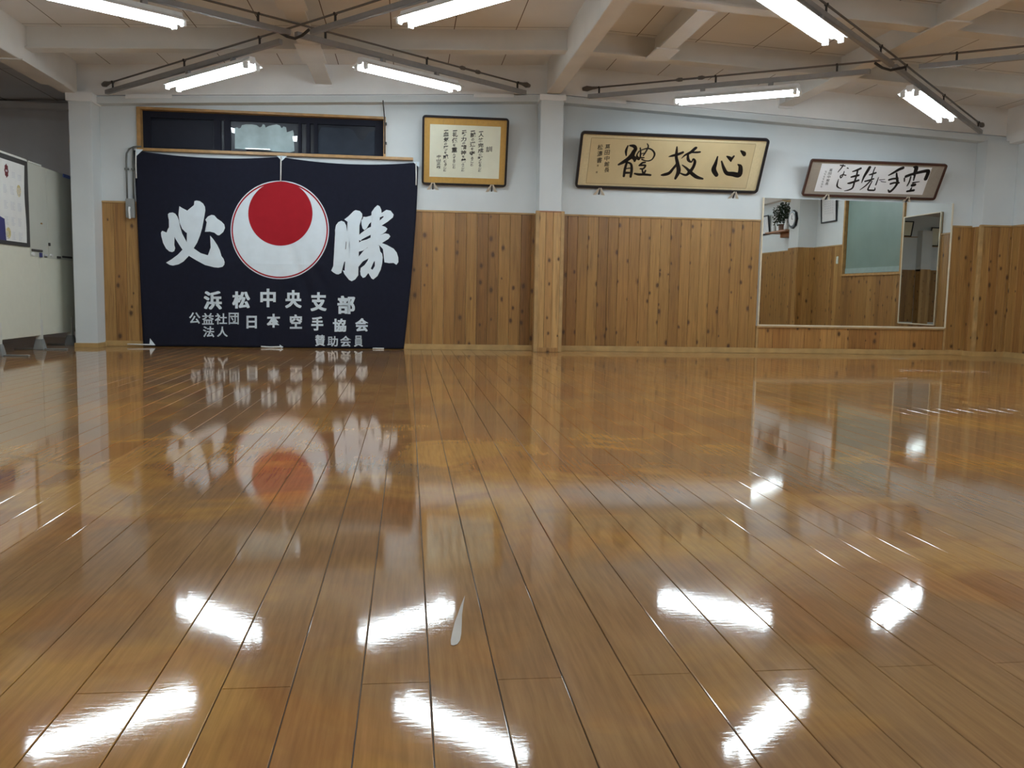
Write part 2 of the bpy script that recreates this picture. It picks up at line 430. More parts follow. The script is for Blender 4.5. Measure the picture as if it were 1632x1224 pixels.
# ---- far wall with the high window opening
WX0, WX1, WZ0, WZ1 = -2.80, -.267, 2.092, 2.495
LPX0, LPX1, PY = -3.43, -3.21, 9.655     # left pillar
CPX0, CPX1, CPY = 1.414, 1.662, 9.66     # middle pillar
RPX0, RPY = 6.64, 9.72                   # corner pillar
wb = MB()
top = 3.2
wb.box(-3.43, WX0, D, D+.15, 0, top); wb.box(WX1, RX+.2, D, D+.15, 0, top)
wb.box(WX0, WX1, D, D+.15, 0, WZ0); wb.box(WX0, WX1, D, D+.15, WZ1, top)
wall_back = struct('wall_back', wb, MT['wall'], 'far white wall above knotty cedar boarding', 'wall')
wc = MB()
boards(wc, LPX1, CPX0-.002, .05, WH-.012, D, rnd=.05, seed=3)
boards(wc, CPX1+.002, 4.03, .05, WH-.012, D, rnd=.05, seed=4)
boards(wc, 6.385, RPX0, .05, WH-.012, D, rnd=.05, seed=5)
struct('wainscot', wc, MT['cedar'], parent=wall_back)
cp = MB()
for a, b in ((LPX1, CPX0-.012), (CPX1+.012, 4.03), (6.385, RPX0)): cp.box(a, b, D-.022, D, WH-.014, WH+.006)
struct('cap_rail', cp, MT['trim_wood'], parent=wall_back, bevel=.003)
bb = MB()
for a, b in ((LPX1, CPX0-.012), (CPX1+.012, RPX0)): bb.box(a, b, D-.024, D, 0, .06)
struct('baseboard_back', bb, MT['base_wood'], 'pale wooden baseboard along the far wall', 'baseboard', bevel=.003)

# panelled plinth under the mirror with its two edge trims
mp = MB(); boards(mp, 4.055, 6.36, .06, .30, D-.012, w=.19, rnd=.1, seed=8, gap=.001)
pl_ = struct('trim_1', mp, MT['cedar_orange'], 'orange wood panelling between mirror bottom and floor', 'panelling')
struct('edge_strip', MB().box(4.03, 4.055, D-.03, D, .06, .315), MT['trim_wood'], parent=pl_)
struct('edge_strip', MB().box(6.36, 6.385, D-.03, D, .06, .315), MT['trim_wood'], parent=pl_)
struct('ledge', MB().box(4.03, 6.385, D-.04, D, .298, .316), MT['trim_wood'], parent=pl_, bevel=.002)

# ---- upper bulkhead and its lower trim board, following the roof pitch
def gable_strip(mb, x0, x1, y0, y1, fz0, fz1):
    xs = [x0] + ([RIDGE] if x0 < RIDGE < x1 else []) + [x1]
    for a, b in zip(xs, xs[1:]):
        mb.hexa([(a,y0,fz0(a)),(b,y0,fz0(b)),(b,y1,fz0(b)),(a,y1,fz0(a)),(a,y0,fz1(a)),(b,y0,fz1(b)),(b,y1,fz1(b)),(a,y1,fz1(a))])
    return mb
ub = MB(); gable_strip(ub, -3.43, RX, D-.13, D, lambda x: zcorn(x)+.082, lambda x: zceil(x)+.01)
gable_strip(ub, -3.43, RX, D-.10, D, lambda x: zcorn(x)+.06, lambda x: zcorn(x)+.083)
bulk = struct('trim_2', ub, MT['bulk'], 'painted bulkhead above the far wall under the roof slope', 'bulkhead')
tb_ = MB(); gable_strip(tb_, -3.43, CPX0, D-.14, D, lambda x: zcorn(x), lambda x: zcorn(x)+.066)
gable_strip(tb_, CPX1, RX, D-.14, D, lambda x: zcorn(x), lambda x: zcorn(x)+.066)
struct('trim_board', tb_, MT['wall'], parent=bulk)
jp = MB()
for px0, px1, py in ((200, 274, 161), (755, 819, 158), (937, 998, 164)):
    a, z_ = at(px0, py, D-.15); b, _ = at(px1, py, D-.15)
    gable_strip(jp, a, b, D-.155, D-.13, lambda x: zcorn(x)+.045, lambda x: zcorn(x)+.085)
struct('joint_plate', jp, MT['bulk'], parent=bulk, bevel=.002)

# ---- pillars
def pillar(name, x0, x1, y0, y1, z1, label, clad=None, capital=False):
    p = struct(name, MB().box(x0, x1, y0, y1, 0 if clad is None else WH-.05, z1), MT['wall'], label, 'pillar', bevel=.004)
    return p
lp = pillar('pillar', LPX0, LPX1, PY, D, zcorn(-3.3), 'white boxed pillar between grey partition and cedar boarding')
struct('skirting', MB().box(LPX0-.01, LPX1+.008, PY-.01, D, 0, .045), MT['base_wood'], parent=lp)
struct('capital', MB().box(LPX0-.02, LPX1+.02, PY-.02, D, zcorn(-3.3)-.005, zcorn(-3.3)+.085), MT['bulk'], parent=lp, bevel=.003)
cpil = pillar('pillar', CPX0, CPX1, CPY, D, 2.735, 'white middle pillar clad in pale cedar at its foot')
cz = MB(); boards(cz, CPX0-.004, CPX1+.004, .045, WH+.0, CPY-.0, w=.083, seed=2, th=.012)
struct('wainscot', cz, MT['cedar_pale'], parent=cpil)
cs = MB(); boards(cs, CPY, D, .0, WH, CPX0, face=-1, axis='y', w=.12, seed=6); boards(cs, CPY, D, .0, WH, CPX1, face=1, axis='y', w=.12, seed=7)
struct('side_boards', cs, MT['cedar_pale'], parent=cpil)
for a, b in ((CPX0-.034, CPX0+.006), (CPX1-.006, CPX1+.034)):
    struct('corner_strip', MB().box(a, b, CPY-.022, CPY+.03, 0, WH+.012), MT['trim_wood'], parent=cpil, bevel=.004)
struct('skirting', MB().box(CPX0+.006, CPX1-.006, CPY-.02, CPY, 0, .05), MT['cedar_pale'], parent=cpil, bevel=.003)
struct('cap_rail', MB().box(CPX0+.006, CPX1-.006, CPY-.018, CPY, WH-.002, WH+.012), MT['shelf'], parent=cpil)
struct('capital', MB().box(CPX0-.02, CPX1+.022, CPY-.02, D, 2.715, 2.775), MT['bulk'], parent=cpil, bevel=.004)
# corner pillar
kp = pillar('pillar', RPX0, RX, RPY, D, 2.5, 'white pillar filling the right far corner above cedar')
kw = MB(); boards(kw, RPX0, RX-.012, .05, WH-.012, RPY, w=.115, seed=9); struct('wainscot', kw, MT['cedar'], parent=kp)
kw = MB(); boards(kw, RPY, D-.012, .05, WH-.012, RPX0, face=-1, axis='y', w=.1, seed=10); struct('side_boards', kw, MT['cedar'], parent=kp)
struct('corner_strip', MB().box(RPX0-.02, RPX0+.02, RPY-.02, RPY+.02, 0, WH+.004), MT['trim_wood'], parent=kp, bevel=.004)
struct('cap_rail', MB().box(RPX0-.02, RX, RPY-.022, RPY, WH-.014, WH+.006), MT['trim_wood'], parent=kp)
struct('skirting', MB().box(RPX0-.024, RX, RPY-.024, D, 0, .055), MT['base_wood'], parent=kp)

# ---- right wall
R2Y0, R2Y1 = 4.62, 5.0      # pillar on the right wall
WY0, WY1, WYZ0, WYZ1 = 6.02, 7.74, 1.045, 2.25
rw = MB()
rw.box(RX, RX+.15, REAR, WY0, 0, 3.05); rw.box(RX, RX+.15, WY1, D+.15, 0, 3.05)
rw.box(RX, RX+.15, WY0, WY1, 0, WYZ0); rw.box(RX, RX+.15, WY0, WY1, WYZ1, 3.05)
wall_right = struct('wall_right', rw, MT['wall'], 'right white wall above knotty cedar boarding', 'wall')
rc = MB()
for a, b, z0, z1 in ((REAR, R2Y0, .05, WH-.012), (R2Y1, WY0-.03, .05, WH-.012), (WY0-.03, WY1+.03, .05, WYZ0-.03), (WY1+.03, RPY, .05, WH-.012)):
    boards(rc, a, b, z0, z1, RX, face=-1, axis='y', rnd=.05, seed=int(a*7)+40)
struct('wainscot', rc, MT['cedar'], parent=wall_right)
rr = MB()
for a, b in ((REAR, R2Y0), (R2Y1, WY0-.03), (WY1+.03, RPY)): rr.box(RX-.022, RX, a, b, WH-.014, WH+.006)
struct('cap_rail', rr, MT['trim_wood'], parent=wall_right)
struct('baseboard_right', MB().box(RX-.024, RX, REAR, RPY, 0, .06), MT['base_wood'], 'pale wooden baseboard along the right wall', 'baseboard')
ru = MB().box(RX-.12, RX, REAR, D-.13, 2.47, zceil(RX)+.02)
struct('trim_3', ru, MT['bulk'], 'painted bulkhead along the top of the right wall', 'bulkhead')
rp = struct('pillar', MB().box(6.70, RX, R2Y0, R2Y1, WH-.05, 2.5), MT['wall'], 'white pillar on the right wall seen in the mirror', 'pillar')
kw = MB(); boards(kw, R2Y0, R2Y1, .0, WH, 6.70, face=-1, axis='y', w=.12, seed=12); boards(kw, 6.70, RX-.012, 0, WH, R2Y1, face=1, w=.11, seed=13); boards(kw, 6.70, RX-.012, 0, WH, R2Y0, face=-1, w=.11, seed=14)
struct('wainscot', kw, MT['cedar'], parent=rp)
# window in the right wall
wr = MB()
for a in ((WY0-.03, WY0+.02), (WY1-.02, WY1+.03)): wr.box(RX-.03, RX+.1, a[0], a[1], WYZ0-.03, WYZ1+.03)
wr.box(RX-.03, RX+.1, WY0+.02, WY1-.02, WYZ0-.03, WYZ0+.01); wr.box(RX-.03, RX+.1, WY0+.02, WY1-.02, WYZ1-.01, WYZ1+.03)
win2 = struct('window_2', MB().box(RX+.09, RX+.1, WY0, WY1, WYZ0, WYZ1), MT['pane'], 'window on the right wall behind a green blind', 'window')
struct('window_frame', wr, MT['sill_wood'], parent=win2, bevel=.004)

# ---- rear wall and left boundaries (seen only in the mirrors)
rwb = struct('wall_rear', MB().box(-6.4, RX+.2, REAR-.15, REAR, 0, 3.2), MT['wall'], 'rear white wall above cedar boarding, seen in mirrors', 'wall')
kw = MB(); boards(kw, -6.3, -.56, .05, WH-.012, REAR, face=1, rnd=.05, seed=15); boards(kw, -.24, RX, .05, WH-.012, REAR, face=1, rnd=.05, seed=16)
struct('wainscot', kw, MT['cedar'], parent=rwb)
rp2 = struct('pillar', MB().box(-.55, -.25, REAR, REAR+.25, WH-.05, 2.6), MT['wall'], 'white pillar on the rear wall seen in mirrors', 'pillar')
kw = MB(); boards(kw, -.55, -.25, 0, WH, REAR+.25, face=1, w=.1, seed=17)
struct('wainscot', kw, MT['cedar_pale'], parent=rp2)
struct('side_boards', MB().box(-.55, -.25, REAR, REAR+.249, 0, WH), MT['cedar_pale'], parent=rp2)
struct('wall_left', MB().box(-6.45, -6.3, REAR, 12.7, 0, 3.0), MT['grey_wall'], 'grey left wall behind the partition screens', 'wall')
struct('wall_alcove', MB().box(-6.4, -3.0, 11.5, 11.65, 0, 3.1), MT['grey_wall'], 'dim grey wall of the storage alcove behind the partition', 'wall')
struct('wall_alcove_side', MB().box(-3.28, -3.1, D+.15, 11.5, 0, 3.1), MT['grey_wall'], 'side wall of the dim storage alcove', 'wall')
struct('trim_4', MB().box(-6.3, -3.28, 11.38, 11.5, 2.73, 2.80), MT['bulk'], 'painted trim at the top of the alcove wall', 'trim')

# ---- roof steel
def ibeam_y(x0, x1, y0, y1, dz, hz=None):
    """beam running in depth: lower flange + web, top at the ceiling"""
    m = MB(); xm = (x0+x1)/2; zb = zceil(xm)-dz
    m.box(x0, x1, y0, y1, zb, zb+.016); m.box(xm-.012, xm+.012, y0, y1, zb+.006, zceil(xm)+.03)
    return m
def box_y(x0, x1, y0, y1, dz):
    xm = (x0+x1)/2; zb = zceil(xm)-dz
    return MB().box(x0, x1, y0, y1, zb, zceil(xm)+.04)
rb = box_y(1.475, 1.625, REAR, CPY+.02, .325)
ridge = struct('ceiling_beam', rb, MT['steel'], 'deep ridge beam running out from the middle pillar', 'beam', bevel=.004)
el = box_y(-3.49, -3.345, REAR, PY+.02, .315)
eave = struct('ceiling_beam', el, MT['steel'], 'deep beam running out over the left partition to the left pillar', 'beam', bevel=.004)
ep = MB(); zb_ = zceil(-3.42)-.315
ep.box(-3.53, -3.31, 8.3, 9.25, zb_-.012, zb_)
struct('splice_plate', ep, MT['steel'], parent=eave)
def cross_beam(x0, x1, y0, y1, dz, label):
    m = MB(); ym = (y0+y1)/2
    for a, b in ((x0, x1),):
        za, zb2 = zceil(a), zceil(b)
        def slab(ya, yb, d0, d1):
            m.hexa([(a,ya,za-d1),(b,ya,zb2-d1),(b,yb,zb2-d1),(a,yb,za-d1),(a,ya,za-d0),(b,ya,zb2-d0),(b,yb,zb2-d0),(a,yb,za-d0)])
        slab(y0, y1, dz-.014, dz); slab(ym-.03, ym+.03, -.02, dz-.012)
    return struct('ceiling_beam', m, MT['steel'], label, 'beam')
for yb, nm in ((8.44, 'nearer the far wall'), (6.85, 'second from the far wall')):
    cross_beam(-3.345, 1.475, yb, yb+.15, .195, 'cross beam over the banner side, ' + nm)
    cross_beam(1.625, RX-.12, yb, yb+.15, .195, 'cross beam over the mirror side, ' + nm)
for yb in (5.21, 3.6, 2.0, .5):
    for xa, xb in ((-3.345, 1.475), (1.625, RX-.12)):
        if yb in (5.21, 2.0): cross_beam(xa, xb, yb, yb+.15, .21, 'cross beam overhead towards the camera, ' + ('banner' if xa < 0 else 'mirror') + ' side, at %s metres' % ('five' if yb > 5 else 'two'))
def mid_beam(x0, x1, y0, y1, plates, label, endplate=True):
    b = struct('ceiling_beam', ibeam_y(x0, x1, y0, y1, .205), MT['steel'], label, 'beam')
    zb = zceil((x0+x1)/2)-.205
    for a, c in plates:
        struct('splice_plate', MB().box(x0-.03, x1+.03, a, c, zb-.012, zb+.001), MT['steel'], parent=b)
    if endplate: struct('end_plate', MB().box(x0-.005, x1+.015, y1-.012, y1, zb-.022, zceil((x0+x1)/2)), MT['bulk'], parent=b)
    return b
mid_beam(-.978, -.812, 5.2, D-.132, ((8.2, 8.85), (6.6, 7.25)), 'beam running in depth above the middle of the banner bay')
mid_beam(4.13, 4.29, 5.2, D-.132, ((8.2, 8.85), (6.6, 7.25)), 'beam running in depth above the middle of the mirror bay')
mid_beam(2.25, 2.41, 7.0, 8.46, ((8.05, 8.44),), 'short trimmer beam between two cross beams right of ridge', False)

# ---- high window above the banner
wf = MB()
wf.box(WX0-.035, WX0+.005, D-.03, D+.1, WZ0-.031, WZ1+.02)
wf.box(WX1-.005, WX1+.02, D-.03, D+.1, WZ0-.003, WZ1+.02)
wf.box(WX0+.005, WX1-.005, D-.03, D+.1, WZ1-.005, WZ1+.02)
win = struct('window_1', MB().box(WX0, WX1, D+.09, D+.1, WZ0, WZ1), MT['pane'], 'dark night window high on the far wall above the banner', 'window')
struct('window_frame', wf, MT['sill_wood'], parent=win, bevel=.003)
struct('window_sill', MB().box(WX0-.035, .05, D-.05, D+.1, WZ0-.031, WZ0-.001), MT['sill_wood'], parent=win, bevel=.004)
sa = MB(); Yw = D+.06
def wx(px, py=215): return at(px, py, Yw)[0]
for a, b in ((224, 240), (341, 352), (357, 367), (475, 480), (488, 494), (500, 506), (598, 612)):
    sa.box(wx(a), wx(b), Yw, Yw+.025, WZ0, WZ1)
sa.box(WX0, WX1, Yw+.002, Yw+.024, WZ0, WZ0+.02); sa.box(WX0, WX1, Yw+.002, Yw+.024, WZ1-.07, WZ1)
struct('window_sash', sa, MT['sash'], parent=win)
PW = Plane((0, Yw+.028, 0), (1, 0, 0), (0, 0, 1))
def pxs(pts, pl): return [pl.px(x, y) for x, y in pts]
jag = [(374.5,237),(374.3,204),(378,203),(381,205),(384,203.5),(385.5,199.5),(392,198.3),(402,198.5),(409,199.6),(414,203),(417,202),(419,198),(422,199),(423.5,203.5),(428,201),(434,199.5),(441,198.4),(446,200),(449,204.5),(452,201.5),(456,203),(457.3,211),(463,209),(467,207.5),(468.2,212),(469.4,241),(462,243)]
struct('frosted_film', PW.poly(MB(), pxs(jag, PW), .004, .002), MT['film'], parent=win, label='torn pale frosted film in the middle pane')
for pts in ([(368.5,203.5),(374.2,205),(374.2,212.5),(369.5,211)], [(466.5,217.5),(474,217),(473,226),(467.5,225)]):
    struct('light_gap', PW.poly(MB(), pxs(pts, PW), .006, .002), MT['gap'], parent=win, label='bright gap beside the frosted film')
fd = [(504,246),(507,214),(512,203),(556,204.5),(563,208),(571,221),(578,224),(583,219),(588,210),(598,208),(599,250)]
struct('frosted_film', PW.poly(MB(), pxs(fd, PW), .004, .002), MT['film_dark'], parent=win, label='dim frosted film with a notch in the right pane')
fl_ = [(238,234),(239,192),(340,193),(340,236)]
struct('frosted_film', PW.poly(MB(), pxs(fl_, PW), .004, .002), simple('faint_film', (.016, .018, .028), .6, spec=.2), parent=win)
a, z_ = at(391, 237, Yw); b, _ = at(431, 238.5, Yw)
struct('window_handle', MB().box(a, b, Yw-.02, Yw, z_-.006, z_+.006), MT['steel_bar'], parent=win, bevel=.002)

# ================================================================== THE BANNER
YB = 9.862
XB0, XB1 = -2.85, .10
ZBT = 2.055
def fold(x, z):
    h = max(0.0, min(1.0, (2.05-z)/2.05))
    y = .007*h*math.sin(5.2*x+1.6*z+.6) + .004*math.sin(11*x-2.6*z)*h + .003*math.sin(19*x+5*z)*h
    y += .018*math.exp(-((x+1.20-(z-.9)*-.35)/.07)**2)*max(0, 1-abs(z-.75)/.6) + .014*math.exp(-((x+1.02-(z-.9)*-.5)/.06)**2)*max(0, 1-abs(z-.75)/.5)
    y -= .004*math.exp(-((z-.93+.03*math.cos(2.2*(x+1.3)))/.035)**2)
    return y
def b_left(z): return -2.862 + (2.05-z)/2.05*.050
def b_right(z): return .105 - (max(0.0, 2.05-z)/2.05)**1.6*.145
def b_top(x):
    def sag(a, b, za, zb, s):
        t = (x-a)/(b-a); return za+(zb-za)*t - s*4*t*(1-t)
    return sag(-2.86, -1.366, 2.062, 2.047, .045) if x < -1.366 else sag(-1.366, .105, 2.047, 2.040, .048)
NU, NV = 110, 76
vs = []; fs = []
for j in range(NV+1):
    for i in range(NU+1):
        u = i/NU; vq = j/NV
        x = -2.862+u*2.967
        zt = b_top(x); zz = .006+(zt-.006)*vq
        x = b_left(zz)+(b_right(zz)-b_left(zz))*u
        vs.append((x, YB+fold(x, zz), zz))
for j in range(NV):
    for i in range(NU):
        a = j*(NU+1)+i; fs.append((a, a+1, a+NU+2, a+NU+1))
banner = empty('banner', (-1.37, YB, 0), 'large navy banner with white brush characters hung below the high window', 'banner')
cloth = obj('cloth', MB().add(vs, fs), MT['navy'], banner, smooth=True)
sol = cloth.modifiers.new('thickness', 'SOLIDIFY'); sol.thickness = .002; sol.offset = -1.0
PB = Plane((0, YB, 0), (1, 0, 0), (0, 0, 1))
def printed(name, polys, layer, m, parent, tris=None, label=None):
    """flat printed shape cut along a grid so that it follows the cloth"""
    bm = bmesh.new()
    for pts in polys:
        vv = [bm.verts.new((u, 0, v)) for u, v in pts]
        try: bm.faces.new(vv)
        except ValueError: pass
    if tris:
        for vs_, fs_ in tris:
            vv = [bm.verts.new((u, 0, v)) for u, v in vs_]
            for f in fs_:
                try: bm.faces.new([vv[i] for i in f])
                except ValueError: pass
    bmesh.ops.triangulate(bm, faces=[f for f in bm.faces if len(f.verts) > 4])
    xs = [v.co.x for v in bm.verts]; zs = [v.co.z for v in bm.verts]
    st = .035
    k = math.ceil(min(xs)/st)
    while k*st < max(xs):
        bmesh.ops.bisect_plane(bm, geom=bm.verts[:]+bm.edges[:]+bm.faces[:], plane_co=(k*st, 0, 0), plane_no=(1, 0, 0)); k += 1
    k = math.ceil(min(zs)/st)
    while k*st < max(zs):
        bmesh.ops.bisect_plane(bm, geom=bm.verts[:]+bm.edges[:]+bm.faces[:], plane_co=(0, 0, k*st), plane_no=(0, 0, 1)); k += 1
    base = wpos(parent)
    for v in bm.verts: v.co = Vector((v.co.x, YB+fold(v.co.x, v.co.z)-layer, v.co.z))-base
    for f in bm.faces:
        f.normal_update()
        if f.normal.y > 0: f.normal_flip()
    me = bpy.data.meshes.new(name); bm.to_mesh(me); bm.free(); me.materials.append(m)
    o = bpy.data.objects.new(name, me); col.objects.link(o); o.parent = parent
    if label: o['label'] = label
    return o
def zoomed(pts, ox, oy, s): return [PB.px(ox+x/s, oy+y/s) for x, y in pts]
HITSU = [
 [(160,595),(175,597),(222,618),(240,570),(272,518),(255,440),(245,400),(243,360),(265,342),(310,338),(345,355),(375,395),(395,450),(410,530),(440,630),(505,752),(600,835),(700,905),(800,935),(845,940),(857,925),(858,850),(850,740),(832,660),(880,715),(930,790),(965,860),(990,945),(1020,985),(1035,1030),(1030,1065),(1005,1095),(950,1107),(890,1103),(760,1070),(640,1005),(540,945),(440,850),(400,790),(350,710),(315,640),(303,680),(305,745),(330,790),(342,835),(330,875),(300,890),(260,880),(215,840),(175,765),(150,670),(145,620)],
 [(402,250),(440,275),(512,312),(560,275),(605,235),(612,180),(640,172),(690,182),(735,215),(760,260),(765,310),(750,400),(720,560),(690,660),(650,760),(600,840),(530,950),(460,1020),(390,1060),(310,1078),(265,1068),(215,1037),(300,985),(380,925),(450,850),(505,752),(560,680),(590,600),(610,500),(620,340),(555,415),(565,470),(575,560),(560,620),(530,632),(490,615),(440,565),(405,480),(390,370),(395,310)],
 [(765,440),(800,395),(850,372),(890,378),(930,425),(990,465),(1028,505),(1038,555),(1015,610),(960,657),(935,655),(890,620),(830,605),(758,608),(800,560),(828,522),(790,485)]]
SHO = [
 [(360,342),(400,358),(422,400),(433,480),(420,600),(410,720),(400,870),(382,890),(375,960),(360,1020),(320,1040),(290,1035),(250,1010),(228,990),(255,930),(270,850),(285,730),(300,620),(303,530),(280,490),(278,460),(290,400),(320,360)],
 [(398,325),(450,285),(520,215),(545,203),(600,215),(630,250),(632,290),(605,370),(585,440),(572,520),(567,600),(567,830),(578,940),(580,1050),(540,1105),(495,1128),(460,1110),(400,1035),(378,985),(420,998),(470,988),(472,810),(468,660),(470,590),(478,460),(480,370),(440,355)],
 [(425,480),(480,455),(480,595),(410,618)], [(405,720),(475,660),(475,812),(380,895),(395,800)],
 [(830,138),(860,155),(880,200),(882,240),(860,300),(858,340),(885,405),(870,520),(840,600),(770,640),(740,560),(750,420),(755,350),(765,265),(752,230),(790,175)],
 [(875,245),(945,200),(1000,210),(1040,262),(1030,298),(960,355),(882,405),(840,380),(858,340),(935,268),(860,298)],
 [(645,290),(680,293),(730,280),(768,262),(790,330),(755,350),(720,385),(690,440),(660,465),(635,440),(622,390),(620,340),(640,310)],
 [(575,540),(620,500),(700,440),(755,415),(885,405),(930,420),(958,445),(940,480),(900,510),(865,528),(740,525),(680,555),(625,585),(610,605),(590,590)],
 [(567,640),(620,605),(690,585),(740,560),(860,530),(930,505),(975,515),(997,545),(970,580),(885,632),(850,655),(700,690),(640,730),(567,750)],
 [(885,630),(950,655),(1040,705),(1080,755),(1100,820),(1102,880),(1075,915),(1040,890),(980,893),(920,882),(960,845),(965,820),(945,770),(900,710),(850,655)],
 [(660,718),(720,680),(860,640),(800,690),(745,750),(715,830),(640,870),(580,945),(567,900),(567,830)],
 [(745,750),(795,700),(818,838),(780,880),(742,965),(720,1010),(670,1075),(640,1085),(612,1050),(605,1000),(612,955),(660,920),(700,865)],
 [(795,690),(850,655),(865,740),(890,770),(898,820),(890,900),(870,980),(830,1060),(775,1105),(750,1090),(710,1020),(742,965),(765,980),(795,930),(818,838)]]
printed('brush_character', [zoomed(q, 240, 300, 8.744) for q in HITSU], .004, MT['bwhite'], banner, label='big white brush character left of the emblem')
printed('brush_character', [zoomed(q, 500, 310, 8.1625) for q in SHO], .004, MT['bwhite'], banner, label='big white brush character right of the emblem')
def circ(cx, cy, r, n=96, pinch=0.0):
    out = []
    for k in range(n):
        a = 2*math.pi*k/n; rr = r*(1+pinch*max(0, math.sin(a))**6)
        out.append(PB.px(cx+r*math.cos(a)*(1-.5*pinch*max(0, math.sin(a))**2), cy-rr*math.sin(a)))
    return out
def ring(c, r0, r1, n=96):
    res = []
    for k in range(n):
        a, b = 2*math.pi*k/n, 2*math.pi*(k+1)/n
        res.append([PB.px(c[0]+r*math.cos(t), c[1]-r*math.sin(t)) for r, t in ((r0, a), (r1, a), (r1, b), (r0, b))])
    return res
emb = printed('emblem', [circ(446, 366.4, 78.4)], .004, MT['bwhite'], banner, label='white disc emblem with red rim')
printed('emblem_rim', ring((446, 366.4), 74.6, 76.8), .0065, MT['bred'], banner, label='thin red rim line of the emblem')
printed('emblem_disc', [circ(447, 340.3, 51.2)], .0065, MT['bred'], banner, label='solid red disc at the emblem top')
SMALL = {
 'branch_lettering': [('浜',324.8,353.7,463.5,493.9),('松',370.4,398.8,464,492),('中',415,439.5,459.6,490),('央',454.4,480.9,462,491.5),('支',494.6,520.6,465.3,496.4),('部',537.7,566.2,470.9,500.8)],
 'association_lettering': [('日',393,409.6,503,523.8),('本',425.3,446.9,499.8,522.4),('空',461.8,481.4,500.8,524.3),('手',496,515.2,504.2,527.3),('協',530.4,552,507.6,529.2),('会',566.2,587.3,506.7,528.7)],
 'small_lettering': [('公',301.3,319.4,497.8,516),('益',322,340.8,498.8,517.5),('社',342.5,362,499.3,517),('団',364.5,381,498.3,517),('法',323.3,341.5,519.9,537.5),('人',345.9,363,520.4,537)],
 'donor_lettering': [('賛',502,518.1,533.6,551.8),('助',521.6,538.7,535.6,552.3),('会',542.2,559.8,535,552.7),('員',564.2,578.4,534.6,552.7)]}
for nm, row in SMALL.items():
    for ch, x0, x1, y0, y1 in row:
        g, fs_, _ = glyph(ch, .014)
        k = .030 if nm in ('branch_lettering', 'association_lettering') else .010     # heavier strokes: the outline struck four times
        x0, x1, y0, y1 = x0+k*(x1-x0), x1-k*(x1-x0), y0+k*(y1-y0), y1-k*(y1-y0)
        printed(nm, [], .004, MT['bwhite'], banner, tris=[([PB.px(x0+(x1-x0)*(a+sx*k), y1+(y0-y1)*(b+sy*k)) for a, b in g], fs_)
                for sx, sy in ((-1, -.6), (1, -.6), (-1, .6), (1, .6))])
def patch(pts, lab=None):
    printed('corner_patch', [[PB.px(x, y) for x, y in pts]], .005, MT['bwhite'], banner, label=lab or 'white reinforcing patch')
patch([(216,237.5),(228.5,238.5),(219.5,247),(216.5,250)]); patch([(441,248.5),(457.5,248.8),(449.5,256.5)]); patch([(658,258),(668.5,258),(668,267),(664.5,264)])
patch([(239.5,539),(248,550.2),(238.5,550.2),(232,549.5)][:3]); patch([(446,549),(452,553),(446,556)])
def cord(pts, r=.007):
    m = MB(); m.tube([(at(x, y, YB-.02)[0], YB-.02+dy, max(at(x, y, YB-.02)[1], .008)) for x, y, dy in pts], r, 8)
    obj('tie_cord', m, MT['cord'], banner, smooth=True)
cord([(448,249,0),(447.6,270,0),(447.3,289,0)]); cord([(663,259,0),(663.4,277,0),(663.2,295,0)]); cord([(216.5,242,0),(216.4,262,0),(217.3,284,0)])
cord([(240,549.4,0),(222,549,0),(203,548.6,0)]); cord([(448,553,0),(430,553.5,0),(416,552.5,0)], .010); cord([(594,555.3,0),(612,556.6,0)], .008)

# ================================================================== FRAMED CALLIGRAPHY
def rr_ring(pl, mb, w, h, b, rad, n0, n1, seg=6):
    def rrect(x0, x1, y0, y1, r):
        o = []
        for cx, cy, a0 in ((x1-r, y1-r, 0), (x0+r, y1-r, 90), (x0+r, y0+r, 180), (x1-r, y0+r, 270)):
            for k in range(seg+1):
                a = math.radians(a0+90*k/seg); o.append((cx+r*math.cos(a), cy+r*math.sin(a)))
        return o
    A = rrect(0, w, 0, h, rad); B = rrect(b, w-b, b, h-b, max(rad-b, .004)); n = len(A)
    V = [pl.P(u, v, n0) for u, v in A]+[pl.P(u, v, n0) for u, v in B]+[pl.P(u, v, n1) for u, v in A]+[pl.P(u, v, n1) for u, v in B]
    F = []
    for i in range(n):
        j = (i+1) % n
        F += [(i, j, n+j, n+i), (2*n+i, 3*n+i, 3*n+j, 2*n+j), (i, 2*n+i, 2*n+j, j), (n+i, n+j, 3*n+j, 3*n+i)]
    return mb.add(V, F)
def picture(name, x0, x1, zb, zt, tilt, border, rad, m_frame, m_mount, label, group):
    O = Vector((x0, D-.022, zb)); V = Vector((0, -tilt, zt-zb)); h = V.length; w = x1-x0
    pl = Plane(O, (1, 0, 0), V)
    root = empty(name, O, label, 'framed calligraphy', group)
    obj('frame', rr_ring(pl, MB(), w, h, border, rad, -.004, .024), m_frame, root)
    obj('backing', pl.rect(MB(), border*.6, w-border*.6, border*.6, h-border*.6, -.004, .002), m_frame, root)
    obj('mount', pl.rect(MB(), border*.7, w-border*.7, border*.7, h-border*.7, .002, .005), m_mount, root)
    return root, pl, w, h
def glaze(root, pl, w, h, b):
    obj('glass', pl.rect(MB(), b*.9, w-b*.9, b*.9, h-b*.9, .013, .0145), MT['glass'], root)

